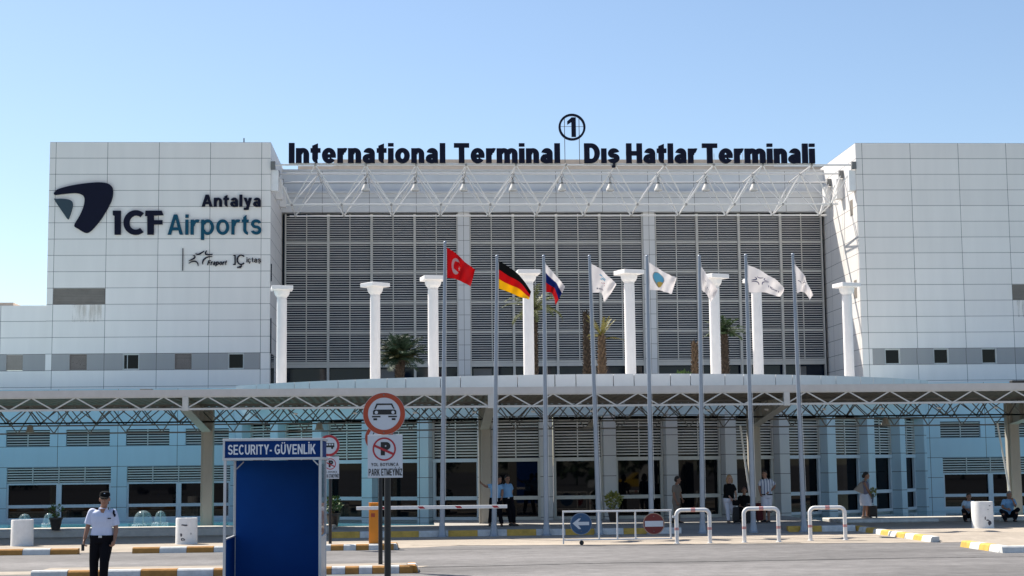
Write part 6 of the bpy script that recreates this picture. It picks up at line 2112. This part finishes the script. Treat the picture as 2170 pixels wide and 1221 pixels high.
def parked_car(lab, x, y, M, L=4.3, yaw=0.0, van=False):
    t = thing('parked_car', lab, 'car', (x, y, 0), 'vehicles parked across the forecourt', yaw)
    h = 1.45 if not van else 2.1
    pr = [(-L / 2, 0.35), (-L / 2 + 0.03, 0.75), (-L / 2 + 0.12, 0.88), (-L * 0.27, 0.93), (-L * 0.14, h - 0.06), (-L * 0.06, h), (L * 0.22, h), (L * 0.3, h - 0.06), (L * 0.43, 0.98), (L / 2 - 0.05, 0.9), (L / 2, 0.6), (L / 2 - 0.04, 0.32)]
    if van: pr = [(-L / 2, 0.35), (-L / 2 + 0.03, 0.85), (-L * 0.38, 1.1), (-L * 0.28, h - 0.08), (-L * 0.2, h), (L / 2 - 0.1, h), (L / 2, h - 0.15), (L / 2, 0.35)]
    MB().prism(pr, -0.82, 0.82).build('body', M, t, local=True)
    for s in (-1, 1):
        y0_, y1_ = sorted((s * 0.821, s * 0.835))
        MB().prism([(-L * 0.22, 0.95), (-L * 0.11, h - 0.12), (L * 0.2, h - 0.12), (L * 0.36, 0.97)] if not van else [(-L * 0.34, 1.15), (-L * 0.26, h - 0.2), (L * 0.42, h - 0.2), (L * 0.42, 1.15)], y0_, y1_).build('side_window', M_GLASS, t, local=True)
        for wx in (-L * 0.31, L * 0.3):
            y0_, y1_ = sorted((s * 0.66, s * 0.86))
            MB().prism(circ(wx, 0.31, 0.31, 20), y0_, y1_).build('wheel', M_TYRE, t, local=True)
    return t


for lab, x, y, M, L, yw, vn in (('white parked car across the forecourt, mirrored in the central windows', 11.5, -9, mat('car_white', (0.7, 0.7, 0.7), 0.25), 4.3, 0.1, False),
                            ('silver parked car across the forecourt beside the white one', 17.5, -8, mat('car_silver', (0.4, 0.42, 0.44), 0.3, metal=0.5), 4.4, 0.0, False),
                            ('yellow parked taxi across the forecourt', 24.5, -10, mat('car_yellow', (0.65, 0.4, 0.02), 0.3), 4.4, 0.05, False),
                            ('white parked van across the forecourt', -14, -10, mat('car_white', (0.7, 0.7, 0.7), 0.25), 5.2, 0.0, True),
                            ('grey parked car across the forecourt near the white van', -22, -9, mat('car_grey', (0.12, 0.12, 0.13), 0.3), 4.3, 0.1, False),
                            ('pale parked van across the forecourt, rightmost', 34, -10, mat('car_cream', (0.55, 0.52, 0.46), 0.3), 5.2, 0.0, True)):
    parked_car(lab, x, y, M, L, yw, vn)
rs = random.Random(9)
mb = MB()
for k in range(34):
    x = -95 + 6 * k + rs.uniform(-1.5, 1.5); y = -46 + rs.uniform(-5, 5); h = rs.uniform(5, 9)
    bush(mb, (x, y, h * 0.6), (3.6, 3.0, h * 0.45), 260, 1.1, rs)
    mb.tube((x, y, 0), (x, y, h * 0.5), 0.22, 0.15, 6)
tag(mb.build('tree_belt', M_FROND), 'dark belt of trees beyond the car park', 'trees', kind='stuff')
